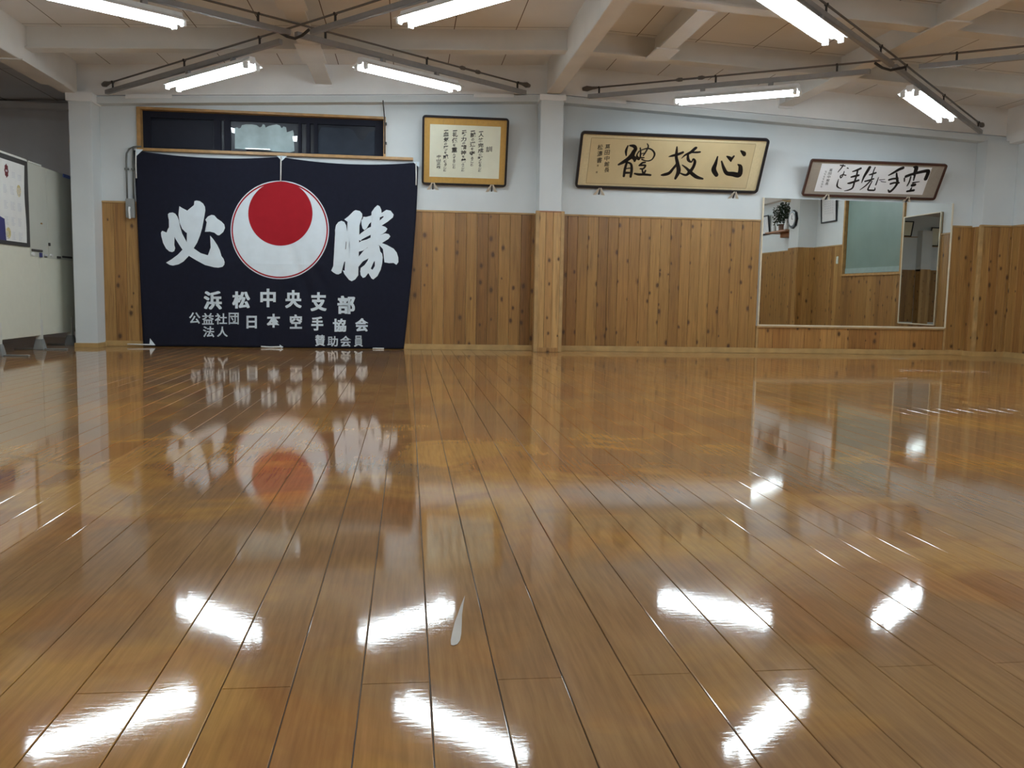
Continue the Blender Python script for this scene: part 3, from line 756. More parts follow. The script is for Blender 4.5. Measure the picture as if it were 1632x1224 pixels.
# -- the five-line creed
f1, p1, w1, h1 = picture('framed_calligraphy', .144, 1.073, 1.812, 2.515, .20, .022, .035, MT['black_frame'], MT['mat_gold'],
    'nearly square black framed creed with gold mount and small handwriting', 'framed calligraphy on the far wall')
c0 = [p1.px(x, y) for x, y in ((684.6,289.5),(795,284.7),(798,203),(685,197.5))]
ux0, ux1 = (c0[0][0]+c0[3][0])/2, (c0[1][0]+c0[2][0])/2; uy0, uy1 = p1.px(740, 283.2)[1], p1.px(740, 199.8)[1]
obj('paper', p1.rect(MB(), ux0, ux1, uy0, uy1, .005, .0065), MT['paper_ivory'], f1)
for xs in (688, 706.5, 724.5, 742.5, 760.5, 778, 797):
    u = p1.px(xs, 190)[0]
    obj('mount_seam', p1.rect(MB(), u-.0012, u+.0012, .02, h1-.02, .0046, .0054), MT['sill_wood'], f1)
ink = MB()
KANA = set('のをにむることうんずぐ')
def column(pl, mb, text, x, y0, y1, kanji_w, n, bold=.0, kana_w=None, ox=0, oy=0, s=1, m=None):
    sizes = [(.22 if c == '一' and i == 0 else .52 if c in KANA else 1.0) for i, c in enumerate(text)]
    tot = sum(sizes); yy = y0
    for i, (c, sz) in enumerate(zip(text, sizes)):
        hgt = (y1-y0)*sz/tot; ww = kanji_w*(.8 if sz == .22 else .5 if sz < 1 else 1)
        xa = x-ww/2+random.uniform(-.06, .06)*kanji_w - (yy-y0)*.03; pad = hgt*.06
        u0, v1 = pl.px(ox+xa/s, oy+(yy+pad)/s); u1, v0 = pl.px(ox+(xa+ww)/s, oy+(yy+hgt-pad)/s)
        put_glyph(mb, pl, c, u0, u1, v0, v1, n, bold, skew=.006)
        yy += hgt
CO = dict(ox=660, oy=170, s=8.741)
ink = MB(); column(p1, ink, '一人格完成に努むること', 930, 340, 908, 74, .0072, .030, **CO); obj('handwriting', ink, MT['ink_grey'], f1)
ink = MB(); column(p1, ink, '一誠の道を守ること', 818, 330, 828, 74, .0072, .030, **CO); obj('handwriting', ink, MT['ink_grey'], f1)
ink = MB(); column(p1, ink, '一努力の精神を養うこと', 695, 325, 903, 74, .0072, .030, **CO); obj('handwriting', ink, MT['ink_grey'], f1)
ink = MB(); column(p1, ink, '一礼儀を重んずること', 567, 325, 862, 74, .0072, .030, **CO); obj('handwriting', ink, MT['ink_grey'], f1)
ink = MB(); column(p1, ink, '一血気の勇を戒むること', 446, 322, 903, 74, .0072, .030, **CO); obj('handwriting', ink, MT['ink_grey'], f1)
ink = MB(); column(p1, ink, '訓', 1045, 545, 638, 80, .0072, .012, **CO); obj('handwriting', ink, MT['ink_grey'], f1)
ink = MB(); column(p1, ink, '中山正敏', 345, 668, 868, 56, .0072, .030, **CO); obj('handwriting', ink, MT['ink_grey'], f1)
glaze(f1, p1, w1, h1, .022)

# -- three big characters
f2, p2, w2, h2 = picture('framed_calligraphy', 1.843, 3.964, 1.836, 2.398, .30, .027, .045, MT['black_frame'], MT['mat_cream'],
    'wide black framed calligraphy of three big characters on tan paper', 'framed calligraphy on the far wall')
a = p2.px(905+318/9.418, 190+600/9.418); b = p2.px(1060+1285/9.418, 200+600/9.418)
v0 = p2.px(1060, 295.5)[1]; v1 = p2.px(1060, 224)[1]
obj('paper', p2.rect(MB(), a[0], b[0], v0, v1, .005, .0065), MT['paper_tan'], f2)
ln = MB()
for r in ((a[0]-.004, a[0], v0, v1), (b[0], b[0]+.004, v0, v1), (a[0], b[0], v0-.004, v0), (a[0], b[0], v1, v1+.004)): p2.rect(ln, *r, .005, .007)
obj('paper_edge', ln, MT['seal'], f2)
def zm(pl, ox, oy, s): return lambda x, y: pl.px(ox+x/s, oy+y/s)
PXM = .0068
zA = zm(p2, 905, 190, 9.418); zB = zm(p2, 1060, 200, 9.418); k2 = PXM/9.418
TAI = [[(900,395,20),(872,470,38),(874,540,22)],[(930,392,25),(990,402,52),(1015,440,54),(985,490,64),(960,540,74),(900,595,62),(830,640,52),(760,678,30)],
 [(960,550,60),(1000,590,60),(1000,625,32)],[(1060,590,50),(1040,570,44),(1035,530,22),(1065,480,20)],[(1085,430,22),(1090,500,26),(1085,560,26)],
 [(1060,480,14),(1130,450,18),(1200,435,22),(1265,460,26),(1300,520,30),(1270,590,22),(1220,620,20),(1160,620,18),(1110,600,24)],
 [(1190,365,16),(1205,410,24),(1160,500,22),(1130,540,20)],[(1090,520,16),(1160,500,14)],[(1075,575,26),(1140,575,20)],
 [(885,640,36),(855,740,40),(838,850,38)],[(880,640,26),(945,670,34),(955,760,44),(940,858,38)],[(860,740,18),(930,730,18)],[(850,800,40),(925,800,30)],
 [(1070,690,26),(1120,650,30),(1160,645,24)],[(1080,690,24),(1160,690,32),(1130,740,26),(1085,740,22)],[(1110,740,24),(1125,800,28)],[(1000,812,26),(1060,825,38),(1140,825,36),(1238,835,32)],[(1162,770,30),(1140,820,28)]]
GI = [[(175,318,20),(170,390,40),(165,470,46),(182,560,54),(200,680,66),(152,790,40)],[(55,465,14),(110,450,36),(190,430,42),(265,400,36)],
 [(190,560,44),(120,640,40),(60,710,50),(-20,735,44),(-60,740,20)],[(245,490,10),(300,440,30),(380,400,44),(450,340,46),(470,332,26)],[(400,400,24),(470,400,30),(522,395,26)],
 [(340,440,34),(345,510,46),(390,545,24),(420,500,26),(445,540,44),(420,620,48),(370,690,54),(310,740,38),(230,715,22)],[(255,590,16),(320,640,36),(390,710,54),(470,770,54),(562,796,28)]]
SHIN = [[(785,465,22),(755,570,54),(727,660,76),(768,738,64)],[(845,535,24),(875,630,48),(920,710,60),(1010,725,74),(1110,735,82),(1128,620,62),(1090,582,18)],[(925,460,22),(970,490,54),(985,530,28)],[(985,510,44),(1030,458,28)],[(1135,378,24),(1178,415,64),(1185,440,44)]]
for nm, S, mp_ in (('brush_character', TAI, zA), ('brush_character', GI, zB), ('brush_character', SHIN, zB)):
    mb = MB()
    for s_ in S: p2.stroke(mb, s_, .0078, mp_, k2*1.02)
    obj(nm, mb, MT['ink'], f2)
ink = MB()
C2 = dict(ox=905, oy=190, s=9.418)
column(p2, ink, '葛田中館長', 592, 365, 800, 64, .0076, .012, **C2)
column(p2, ink, '松濤書', 480, 368, 660, 66, .0076, .012, **C2)
obj('signature', ink, MT['ink'], f2)
for x, y in ((448, 692), (432, 792)):
    u, v = zA(x, y); obj('seal_stamp', p2.rect(MB(), u-.009, u+.009, v-.011, v+.011, .0062, .0074), MT['seal'], f2)
glaze(f2, p2, w2, h2, .027)

# -- the slanted white scroll over the mirror
f3, p3, w3, h3 = picture('framed_calligraphy', 4.493, 6.132, 1.828, 2.208, .215, .021, .03, MT['brown_frame'], MT['mat_grey'],
    'brown framed calligraphy on white paper, hung above the wall mirror', 'framed calligraphy on the far wall')
zC = zm(p3, 1265, 240, 12.553); zD = zm(p3, 1385, 240, 12.553); k3 = PXM/12.553
va = zC(1000, 830)[1]; vb = zC(1000, 272)[1]; ua = (zC(400, 812)[0]+zC(565, 265)[0])/2; ub_ = (zD(1265, 325)[0]+zD(1060, 882)[0])/2
obj('paper', p3.rect(MB(), ua, ub_, va, vb, .005, .0065), MT['paper_white'], f3)
NASHI = [[(930,290,26),(1022,302,24)],[(985,280,24),(960,330,28),(880,425,16)],[(1068,345,28),(1092,352,16)],[(1005,410,16),(985,470,26),(930,500,26),(935,540,26),(970,510,22),(985,480,20),(1037,490,26)],[(890,570,16),(862,690,34),(890,735,28),(950,760,12)]]
TE2 = [[(1175,415,26),(1260,385,44),(1335,352,48)],[(1145,525,34),(1220,505,48),(1292,490,46)],[(1075,650,26),(1120,645,46),(1200,620,46),(1290,590,46)],[(1272,400,38),(1250,500,38),(1210,620,38),(1172,740,38),(1090,785,30),(1010,800,14)]]
SEN = [[(1515,330,64),(1460,420,64),(1400,520,48),(1352,640,16)],[(1510,480,26),(1560,465,40),(1636,440,40)],[(1625,330,24),(1595,400,24),(1562,520,28),(1540,600,24)],[(1420,610,34),(1500,590,38),(1592,560,34)],[(1520,610,34),(1430,700,30),(1320,780,14)],[(1560,610,24),(1500,720,34),(1482,780,38),(1560,790,38),(1612,785,34),(1620,740,18)]]
NI = [[(185,530,14),(160,600,24),(130,680,30)],[(200,582,14),(310,572,14)],[(230,608,14),(260,618,16),(330,625,14)]]
TE1 = [[(388,490,26),(480,440,48),(600,370,64),(675,342,64)],[(395,580,44),(470,560,44),(570,550,40)],[(425,660,44),(500,640,40),(590,640,44)],[(545,450,34),(552,540,50),(560,640,58),(500,740,48),(412,818,54),(378,785,28)]]
KUU = [[(885,325,24),(940,345,90),(900,470,64)],[(735,512,64),(850,470,60),(1000,430,64),(1150,402,74),(1178,430,84),(1128,560,84)],[(703,550,34),(702,610,28)],[(830,520,30),(800,620,34),(757,700,28)],[(910,490,48),(885,590,28)],[(870,640,34),(1000,618,18)],[(860,690,72),(910,680,64)],[(845,740,28),(820,790,44)],[(755,810,44),(888,790,54)]]
for S, mp_ in ((KUU, zD), (TE1, zD), (NI, zD), (SEN, zC), (TE2, zC), (NASHI, zC)):
    mb = MB()
    for s_ in S: p3.stroke(mb, s_, .0078, mp_, k3)
    obj('brush_character', mb, MT['ink'], f3)
ink = MB()
def slanted(text, xa, ya, xb, yb, w):
    n = len(text)
    for i, c in enumerate(text):
        t0, t1 = (i+.08)/n, (i+.92)/n
        x0, y0, x1, y1 = xa+(xb-xa)*t0, ya+(yb-ya)*t0, xa+(xb-xa)*t1, ya+(yb-ya)*t1
        xm = (x0+x1)/2
        u0, vtop = zC(xm-w/2, y0); u1, vbot = zC(xm+w/2, y1)
        put_glyph(ink, p3, c, u0, u1, vbot, vtop, .0076, .006)
slanted('葛田中館長', 748, 350, 648, 690, 46)
rg = random.Random(5)
for i in range(7):   # the second column is too faint to read: plain brush flecks
    t = (i+.5)/7; x, y = 645-105*t, 395+350*t
    for k in range(3):
        p3.stroke(ink, [(x-14+rg.uniform(-4, 4), y-14+k*13, 5), (x+12+rg.uniform(-6, 6), y-16+k*14, 4)], .0076, zC, k3)
obj('signature', ink, MT['ink_grey'], f3)
glaze(f3, p3, w3, h3, .021)

# -- the small folded brackets the frames stand on
def bracket(px, py, label):
    x, z = at(px, py, D-.05)
    r = empty('frame_bracket', (x, D, z-.03), label, 'bracket', 'picture brackets under the calligraphy frames')
    for sgn in (-1, 1):
        m = MB()
        a = (x+sgn*.002, D-.062, z+.022); b = (x+sgn*.010, D-.058, z+.024); c = (x+sgn*.062, D, z-.048); d = (x+sgn*.030, D, z-.044)
        m.prism([a, b, c, d], [tuple(Vector(q)+Vector((sgn*.004, -.004, .004))) for q in (a, b, c, d)])
        obj('wing', m, MT['clip'], r)
    obj('prop', MB().prism([(x-.004, D-.052, z+.006), (x+.004, D-.052, z+.006), (x+.006, D, z-.042), (x-.006, D, z-.042)], [(x-.004, D-.046, z+.010), (x+.004, D-.046, z+.010), (x+.006, D, z-.030), (x-.006, D, z-.030)]), MT['dark_metal'], r)
for px, py, lb in ((690,295,'ivory bracket under the square creed, on its banner side'), (784,298.5,'ivory bracket under the square creed, on its pillar side'),
        (956,303.5,'ivory bracket under the wide tan calligraphy, on its pillar side'), (1171,309.5,'ivory bracket under the wide tan calligraphy, on its mirror side'),
        (1318.5,313.5,'ivory bracket under the brown frame, over the left half of the mirror'), (1447,317.5,'ivory bracket under the brown frame, near the right mirror corner')):
    bracket(px, py, lb)

# ================================================================== WALL MIRRORS
MX0, MX1, MZ0, MZ1 = 4.045, 6.372, .322, 1.787
mir = empty('wall_mirror', (5.2, D, MZ0), 'large wall mirror on the far wall below the brown frame', 'mirror')
obj('mirror_glass', MB().box(MX0+.008, MX1-.008, D-.030, D-.012, MZ0+.008, MZ1-.004), MT['mirror'], mir)
for q in ((MX0-.006, MX0+.010, D-.036, D-.012, MZ0, MZ1), (MX1-.010, MX1+.008, D-.036, D-.012, MZ0, MZ1), (MX0+.010, MX1-.010, D-.036, D-.012, MZ0-.006, MZ0+.012)):
    obj('edge_strip', MB().box(*q), MT['mirror_edge'], mir, bevel=.002)
obj('backing', MB().box(MX0, MX1, D-.012, D-.0005, MZ0, MZ1-.002), MT['cedar_orange'], mir)
mir2 = empty('wall_mirror', (RX, 8.2, .32), 'second mirror on the right wall, seen reflected at the edge of the far mirror', 'mirror')
obj('mirror_glass', MB().box(RX-.030, RX-.012, 7.79, 8.65, .33, 1.81), MT['mirror'], mir2)
for q in ((8.65, 8.668, .32, 1.82), (7.772, 7.79, .32, 1.82), (7.79, 8.65, .315, .33), (7.79, 8.65, 1.81, 1.822)):
    obj('edge_strip', MB().box(RX-.036, RX-.012, *q), MT['mirror_edge'], mir2)
obj('backing', MB().box(RX-.012, RX-.0005, 7.775, 8.665, .32, 1.818), MT['cedar_orange'], mir2)

# ================================================================== FLUORESCENT LAMPS, DUCTS AND ROOF BRACING
def make_lamp(label):
    root = empty('fluorescent_lamp', (0, 0, 0), label, 'lamp', 'twin tube fluorescent lamps under the roof bracing')
    L2 = .625
    sec = [(-.028,0),(.028,0),(.036,-.028),(.110,-.068),(.106,-.072),(.030,-.042),(.020,-.062),(-.020,-.062),(-.030,-.042),(-.106,-.072),(-.110,-.068),(-.036,-.028)]
    obj('reflector', MB().prism([(-L2, a, b) for a, b in sec], [(L2, a, b) for a, b in sec]), MT['lamp_body'], root, local=True)
    for y in (-.06, .06):
        obj('tube', MB().tube([(-.598, y, -.082), (.598, y, -.082)], .0155, 14), MT['tube'], root, local=True, smooth=True)
    for x in (-.61, .61):
        for y in (-.06, .06): obj('end_socket', MB().box(x-.012, x+.012, y-.022, y+.022, -.106, -.050), MT['socket'], root, local=True, bevel=.003)
    for x in (-.35, .35): obj('hanger', MB().box(x-.02, x+.02, -.016, .016, 0, .035), MT['rail'], root, local=True)
    return root
LPROTO = None
def place_lamp(x, y, z, dirv, label):
    global LPROTO
    if LPROTO is None: o = LPROTO = make_lamp(label)
    else: o = copy_tree(LPROTO); o['label'] = label
    d = Vector(dirv).normalized(); yv = Vector((0, 0, 1)).cross(d).normalized(); zv = d.cross(yv)
    R_ = Matrix((d, yv, zv)).transposed()
    o.location = (x, y, z); o.rotation_euler = R_.to_euler()
    return o
def lerp(a, b, t): return Vector(a).lerp(Vector(b), t)
def rod(A, C, B, label, tb_at=None):
    A, B, C = Vector(A), Vector(B), Vector(C)
    root = empty('brace_rod', A, label, 'brace rod', 'diagonal steel rods of the roof bracing')
    obj('bar', MB().tube([A, C, B], .009, 8), MT['rod'], root, smooth=True)
    for P_, Q in ((A, C), (B, C)):
        d = (Q-P_).normalized(); obj('clevis', MB().tube([P_-d*.02, P_+d*.03, P_+d*.10, P_+d*.16], [.02, .03, .016, .012], 10), MT['rod'], root)
    d = (C-A).normalized(); s = d.cross(Vector((0, 0, 1))).normalized()
    if tb_at:
        p = A+d*tb_at; m = MB()
        m.tube([p-d*.16, p-d*.13, p-d*.09], [.010, .02, .018], 10); m.tube([p+d*.09, p+d*.13, p+d*.16], [.018, .02, .010], 10)
        for sg in (-1, 1): m.tube([p-d*.10+s*.016*sg, p+d*.10+s*.016*sg], .006, 8)
        obj('turnbuckle', m, MT['rod'], root)
    return root
def duct(P0, P1, hangers, drop, label):
    P0, P1 = Vector(P0), Vector(P1); d = (P1-P0).normalized(); s = d.cross(Vector((0, 0, 1))).normalized(); u = s.cross(d)
    root = empty('lighting_duct', P0, label, 'duct', 'grey lighting ducts under the brace rods')
    w, h = .021, .021
    ringf = lambda P: [P+s*w-u*h, P-s*w-u*h, P-s*w+u*h, P+s*w+u*h]
    obj('channel', MB().prism(ringf(P0), ringf(P1)), MT['rail'], root, bevel=.003)
    for t in hangers:
        m = MB()
        p = P0.lerp(P1, t); m.prism([p+d*.008+s*.006, p-d*.008+s*.006, p-d*.008-s*.006, p+d*.008-s*.006], [q+Vector((0, 0, drop)) for q in (p+d*.008+s*.006, p-d*.008+s*.006, p-d*.008-s*.006, p+d*.008-s*.006)])
        m.tube([p+Vector((0, 0, drop))-s*.014, p+Vector((0, 0, drop))+s*.014], .011, 8)
        obj('hanger_clip', m, MT['dark_metal'], root)
    return root
BAY = 4.62
DROP = .085
SIDES = {'banner': dict(x0=-3.24, x1=1.41, za=2.695, zb=2.893, zc=2.764),
         'mirror': dict(x0=1.77, x1=6.73, za=2.885, zb=2.668, zc=2.752)}
# arm: corner key -> fraction from crossing to corner where the lamp centre hangs
def bay(k, side):
    S = SIDES[side]; yf = 9.895-BAY*k; yn = yf-BAY; xc, yc = (S['x0']+S['x1'])/2, (yf+yn)/2
    C = Vector((xc, yc, S['zc']))
    cor = {'fl': (S['x0'], yf, S['za']), 'fr': (S['x1'], yf, S['zb']), 'nl': (S['x0'], yn, S['za']-.03), 'nr': (S['x1'], yn, S['zb']-.03)}
    where = 'over the %s' % side if k == 0 else 'nearer the camera, %s side,' % side
    if k == 0:
        trim_ = lambda P_: tuple(Vector(P_).lerp(C, .055))
        rod(trim_(cor['fl']), C, cor['nr'], 'thin brace rod %s from far left corner to near right' % where, 1.25 if side == 'mirror' else None)
        rod(trim_(cor['fr']), C+Vector((0, 0, .022)), cor['nl'], 'thin brace rod %s from far right corner to near left' % where, .95 if side == 'banner' else None)
    nmx = {'fl': 'far left', 'fr': 'far right', 'nl': 'near left', 'nr': 'near right'}
    for key, P_ in cor.items():
        P_ = Vector(P_); dn = Vector((0, 0, -DROP))
        Cq = C+Vector((0, 0, .022)) if key in ('fr', 'nl') else C
        tin = .06 if key in ('fl', 'nr') else -.02
        A = Cq.lerp(P_, max(tin, .02) if key != 'fr' else .0)+dn; B = Cq.lerp(P_, .93)+dn
        if k == 0:
            duct(A, B, (.1, .5, .955), DROP, 'grey lighting duct %s on the %s arm of the cross' % (where, nmx[key]))
        t = LAMP_T[(side, key)]
        Lp = Cq.lerp(P_, t)+dn+Vector((0, 0, -.056))
        place_lamp(Lp.x, Lp.y, Lp.z, P_-Cq, ('lit twin tube lamp %s on the %s arm of the bracing cross' if k == 0 else 'added unseen twin tube lamp %s %s arm of the cross') % (where, nmx[key]))
LAMP_T = {('banner','fl'): .370, ('banner','fr'): .400, ('banner','nl'): .505, ('banner','nr'): .565,
          ('mirror','fl'): .432, ('mirror','fr'): .320, ('mirror','nl'): .605, ('mirror','nr'): .62}
for k in (0, 1):  # second bay holds only lamps, out of view, added to light the room
    for side in ('banner', 'mirror'): bay(k, side)
# sagging supply cable at the banner-side crossing
cc = MB(); pts = [(-1.04,7.50,2.69),(-.98,7.53,2.665),(-.92,7.56,2.66),(-.86,7.55,2.685),(-.80,7.50,2.72)]
cc.tube(pts, .012, 8)
tag(obj('power_cable', cc, MT['dark_metal'], smooth=True), 'short dark cable looped at the duct crossing over the banner', 'cable')
cc = MB().tube([(3.98,7.42,2.665),(4.08,7.48,2.645),(4.2,7.56,2.65),(4.3,7.50,2.665)], .012, 8)
tag(obj('power_cable', cc, MT['dark_metal'], smooth=True), 'short dark cable looped at the duct crossing over the mirror side', 'cable')

# ================================================================== PARTITION SCREEN AT THE LEFT
XP = -3.60
par = empty('partition_screen', (XP, 8.8, 0), 'cream movable partition screen on grey feet in front of the dim alcove', 'partition screen')
obj('panel', MB().box(XP-.04, XP, 6.6, 9.235, .142, 1.80), MT['panel_cream'], par, bevel=.003)
obj('panel', MB().box(XP-.04, XP, 9.240, 10.14, .142, 1.80), MT['panel_cream'], par, bevel=.003)
for y in (7.44, 8.34, 9.24, 10.05):
    obj('post', MB().box(XP-.045, XP+.004, y-.03, y+.03, .09, .30), MT['post'], par, bevel=.003)
    ft = MB(); ft.prism([(XP-.07, y-.05, 0), (XP+.03, y-.05, 0), (XP+.03, y+.05, 0), (XP-.07, y+.05, 0)], [(XP-.05, y-.034, .105), (XP+.01, y-.034, .105), (XP+.01, y+.034, .105), (XP-.05, y+.034, .105)])
    ft.box(XP-.26, XP+.24, y-.022, y+.022, 0, .012)
    obj('foot', ft, MT['foot'], par, bevel=.004)
obj('top_strip', MB().box(XP-.03, XP+.006, 7.9, 9.02, 1.80, 1.818), MT['post'], par)
obj('top_strip', MB().box(XP-.03, XP+.006, 9.06, 9.36, 1.80, 1.814), MT['post'], par)
sh1 = tag(obj('steel_sheet', MB().box(XP+.0005, XP+.004, 9.035, 9.468, .91, 1.797), MT['sheet'], bevel=.0008), 'grey green steel sheet on the partition, beside the dark notice board', 'steel sheet', 'steel sheets on the partition')
sh2 = tag(obj('steel_sheet', MB().box(XP+.0005, XP+.004, 9.474, 10.138, .905, 1.797), MT['sheet'], bevel=.0008), 'grey green steel sheet on the partition, nearest the white pillar', 'steel sheet', 'steel sheets on the partition')
nb = empty('notice_board', (XP, 8.5, .99), 'charcoal notice board at the left end of the partition holding a poster', 'notice board')
obj('board', MB().box(XP+.0005, XP+.012, 7.9, 9.02, .995, 1.797), MT['dark'], nb, bevel=.002)
po = empty('wall_poster', (XP+.012, 8.5, 1.03), 'white poster with a maroon seal pinned on the charcoal board', 'poster')
PP = Plane((XP+.014, 8.2, 0), (0, 1, 0), (0, 0, 1))
# right edge gently wavy
edge = [(8.935+.008*math.sin(t*7)-.012*(1-abs(2*t-1)), 1.03+.72*t) for t in [k/14 for k in range(15)]]
obj('sheet', PP.poly(MB(), [(8.05-8.2, 1.03)]+[(y-8.2, z) for y, z in edge]+[(8.05-8.2, 1.75)], .0015, .0015), MT['poster'], po)
def pprint(name, y0, y1, z0, z1, m): obj(name, PP.rect(MB(), y0-8.2, y1-8.2, z0, z1, .0016, .0022), m, po)
sl = MB(); cy_, cz_ = 8.556, 1.652
PP.poly(sl, [(cy_-8.2+(.038+.004*math.cos(8*a))*math.cos(a), cz_+(.058+.005*math.cos(8*a))*math.sin(a)) for a in [2*math.pi*k/48 for k in range(48)]], .0026, .001)
obj('seal_print', sl, MT['maroon'], po)
lb = MB()
for k in range(3): PP.rect(lb, 8.535-8.2+k*.014, 8.545-8.2+k*.014, 1.643, 1.660, .0026, .0032)
obj('seal_number', lb, MT['print_grey'], po)
tx = MB(); rg = random.Random(3)
for cyy in (8.52, 8.66, 8.80):
    for czz in (1.52, 1.38, 1.24, 1.11):
        for r in range(6):
            PP.rect(tx, cyy-8.2-.04, cyy-8.2-.04+rg.uniform(.05, .085), czz-r*.013, czz-r*.013+.005, .0016, .0022)
for k in range(4): PP.rect(tx, 8.66-8.2, 8.73-8.2, 1.65-k*.014, 1.655-k*.014, .0016, .0022); PP.rect(tx, 8.78-8.2, 8.86-8.2, 1.64-k*.014, 1.645-k*.014, .0016, .0022)
obj('text_print', tx, MT['print_grey'], po)
for (yy, zz, ra, rb_) in ((8.80, 1.50, .045, .055), (8.55, 1.10, .05, .05)):
    gp = MB(); PP.poly(gp, [(yy-8.2+ra*math.cos(a), zz+rb_*math.sin(a)) for a in [2*math.pi*k/24 for k in range(24)]], .0020, .0006)
    obj('picture_print', gp, MT['gold'], po)
obj('border_print', PP.poly(MB(), [(8.05-8.2, 1.03), (8.5-8.2, 1.03), (8.482-8.2, 1.22), (8.05-8.2, 1.3)], .0022, .0006), MT['bluedark'], po)
def magnet(name, y0, y1, z0, z1, m, label, cat='magnet', round_=False, grp='magnets and clips low on the steel sheets'):
    mb = MB()
    if round_:
        mb.prism([(XP+.004, (y0+y1)/2+(y1-y0)/2*math.cos(2*math.pi*k/20), (z0+z1)/2+(z1-z0)/2*math.sin(2*math.pi*k/20)) for k in range(20)],
                 [(XP+.013, (y0+y1)/2+(y1-y0)/2.3*math.cos(2*math.pi*k/20), (z0+z1)/2+(z1-z0)/2.3*math.sin(2*math.pi*k/20)) for k in range(20)])
    else: mb.box(XP+.004, XP+.013, y0, y1, z0, z1)
    tag(obj(name, mb, m, bevel=0 if round_ else .002), label, cat, grp)
def PX(px, py):
    v = ray(px, py); t = (XP+.004)/v[0]; return float(v[1]*t), float(v[2]*t+CAM_H)
def mg(name, x0, x1, y0, y1, m, label, cat='magnet', r=False):
    a = PX(x0, (y0+y1)/2); b = PX(x1, (y0+y1)/2); c = PX((x0+x1)/2, y0); d = PX((x0+x1)/2, y1)
    magnet(name, a[0], b[0], d[1], c[1], m, label, cat, r)
mg('magnet_bar', 50, 67, 397.5, 401, MT['dark'], 'long black magnet bar near the notice board end')
mg('magnet', 50, 55, 402, 408, MT['porcelain'], 'round white magnet under the long black bar', r=True)
mg('magnet', 62.5, 66.5, 403, 410, MT['bluedark'], 'dark blue rectangular magnet')
mg('magnet', 70, 75, 405.5, 408, MT['print_grey'], 'small pale magnet right of the dark blue one')
mg('magnet', 70, 74, 408.8, 410, MT['dark'], 'thin black magnet sliver below the pale one')
mg('magnet', 79.5, 84, 404.5, 409, MT['porcelain'], 'round white magnet at the middle of the sheets', r=True)
mg('binder_clip', 90.5, 96, 408.5, 412, MT['dark'], 'small black clip right of the middle white magnet', 'clip')
mg('magnet_bar', 99, 114, 408.5, 411.5, MT['dark'], 'long black magnet bar nearest the white pillar')
mg('hook', 77, 79.5, 387, 392, MT['dark'], 'small black hook above the magnet row', 'hook')
mg('tape_piece', 100, 110.5, 278.6, 284, MT['blue'], 'blue tape piece at the top corner of the steel sheet', 'tape')
mg('stain_dot', 64.5, 66.5, 355, 357.5, MT['sill_wood'], 'tiny brown sticker on the steel sheet', 'sticker')

# ================================================================== SWITCH BOX, CONDUITS AND WIRE
sb = empty('switch_box', (-2.91, D, 1.40), 'grey switch box with lever and two conduits left of the banner', 'switch box')
obj('box', MB().box(-2.955, -2.868, D-.065, D-.012, 1.36, 1.56), MT['box'], sb, bevel=.005)
obj('lever', MB().tube([(-2.915, D-.07, 1.47), (-2.915, D-.085, 1.44), (-2.912, D-.075, 1.35)], .011, 8), MT['porcelain'], sb)
obj('conduit', MB().tube([(-2.946, D-.03, 1.56), (-2.945, D-.03, 1.95), (-2.94, D-.03, 2.03), (-2.915, D-.03, 2.075), (-2.87, D-.03, 2.098), (-2.82, D-.035, 2.104), (-2.79, D-.03, 2.104)], .009, 10), MT['conduit'], sb, smooth=True)
obj('conduit', MB().tube([(-2.882, D-.03, 1.56), (-2.879, D-.03, 1.95), (-2.874, D-.03, 2.085)], .008, 10), MT['conduit'], sb, smooth=True)
for x, z in ((-2.946, 1.87), (-2.880, 1.87)): obj('pipe_clip', MB().box(x-.02, x+.02, D-.04, D-.001, z-.008, z+.008), MT['conduit'], sb)
wi = empty('cable', (-.27, D, 2.1), 'thin black cable running down beside the high window', 'cable')
obj('wire', MB().tube([(-.274, D-.15, 2.66), (-.272, D-.145, 2.62), (-.27, D-.04, 2.60), (-.262, D-.036, 2.51), (-.256, D-.036, 2.3), (-.258, D-.036, 2.12)], .006, 8), MT['dark_metal'], wi, smooth=True)
for z in (2.44, 2.235): obj('cable_clip', MB().box(-.262, -.236, D-.04, D-.001, z-.012, z+.012), MT['dark_metal'], wi)

# ================================================================== THINGS SEEN IN THE MIRROR (on the right and rear walls)
bl = empty('roller_blind', (RX, 6.9, 1.05), 'grey green roller blind drawn over the right wall window, seen in the mirror', 'blind')
obj('fabric', MB().box(RX+.02, RX+.024, WY0+.03, WY1-.03, 1.14, 2.24), MT['blind'], bl)
obj('hem_bar', MB().box(RX+.012, RX+.028, WY0+.03, WY1-.03, 1.06, 1.14), MT['blind_bar'], bl, bevel=.003)
def frame_y(name, x, y0, y1, z0, z1, tilt, label, grp, face=-1, b=.022, paper='paper_white'):
    r = empty(name, (x, (y0+y1)/2, z0), label, 'certificate', grp)
    pl = Plane((x+face*.004, y1 if face < 0 else y0, z0), (0, -1 if face < 0 else 1, 0), (face*tilt, 0, z1-z0))
    if (pl.N.x > 0) != (face > 0): pl.N = -pl.N
    w = y1-y0; h = math.hypot(tilt, z1-z0)
    obj('frame', rr_ring(pl, MB(), w, h, b, .006, 0, .02), MT['black_frame'], r)
    obj('paper', pl.rect(MB(), b*.8, w-b*.8, b*.8, h-b*.8, .001, .006), MT[paper], r)
    mb = MB(); rg = random.Random(int(abs(y0)*10)+3)
    for k in range(5):
        for j in range(7):
            u = w*(.25+.12*k); v = h*(.75-.075*j); pl.rect(mb, u, u+w*.035, v-h*.025, v+h*.02, .006, .007)
    obj('writing', mb, MT['print_grey'], r)
    obj('glass', pl.rect(MB(), b*.9, w-b*.9, b*.9, h-b*.9, .012, .0135), MT['glass'], r)
    return r
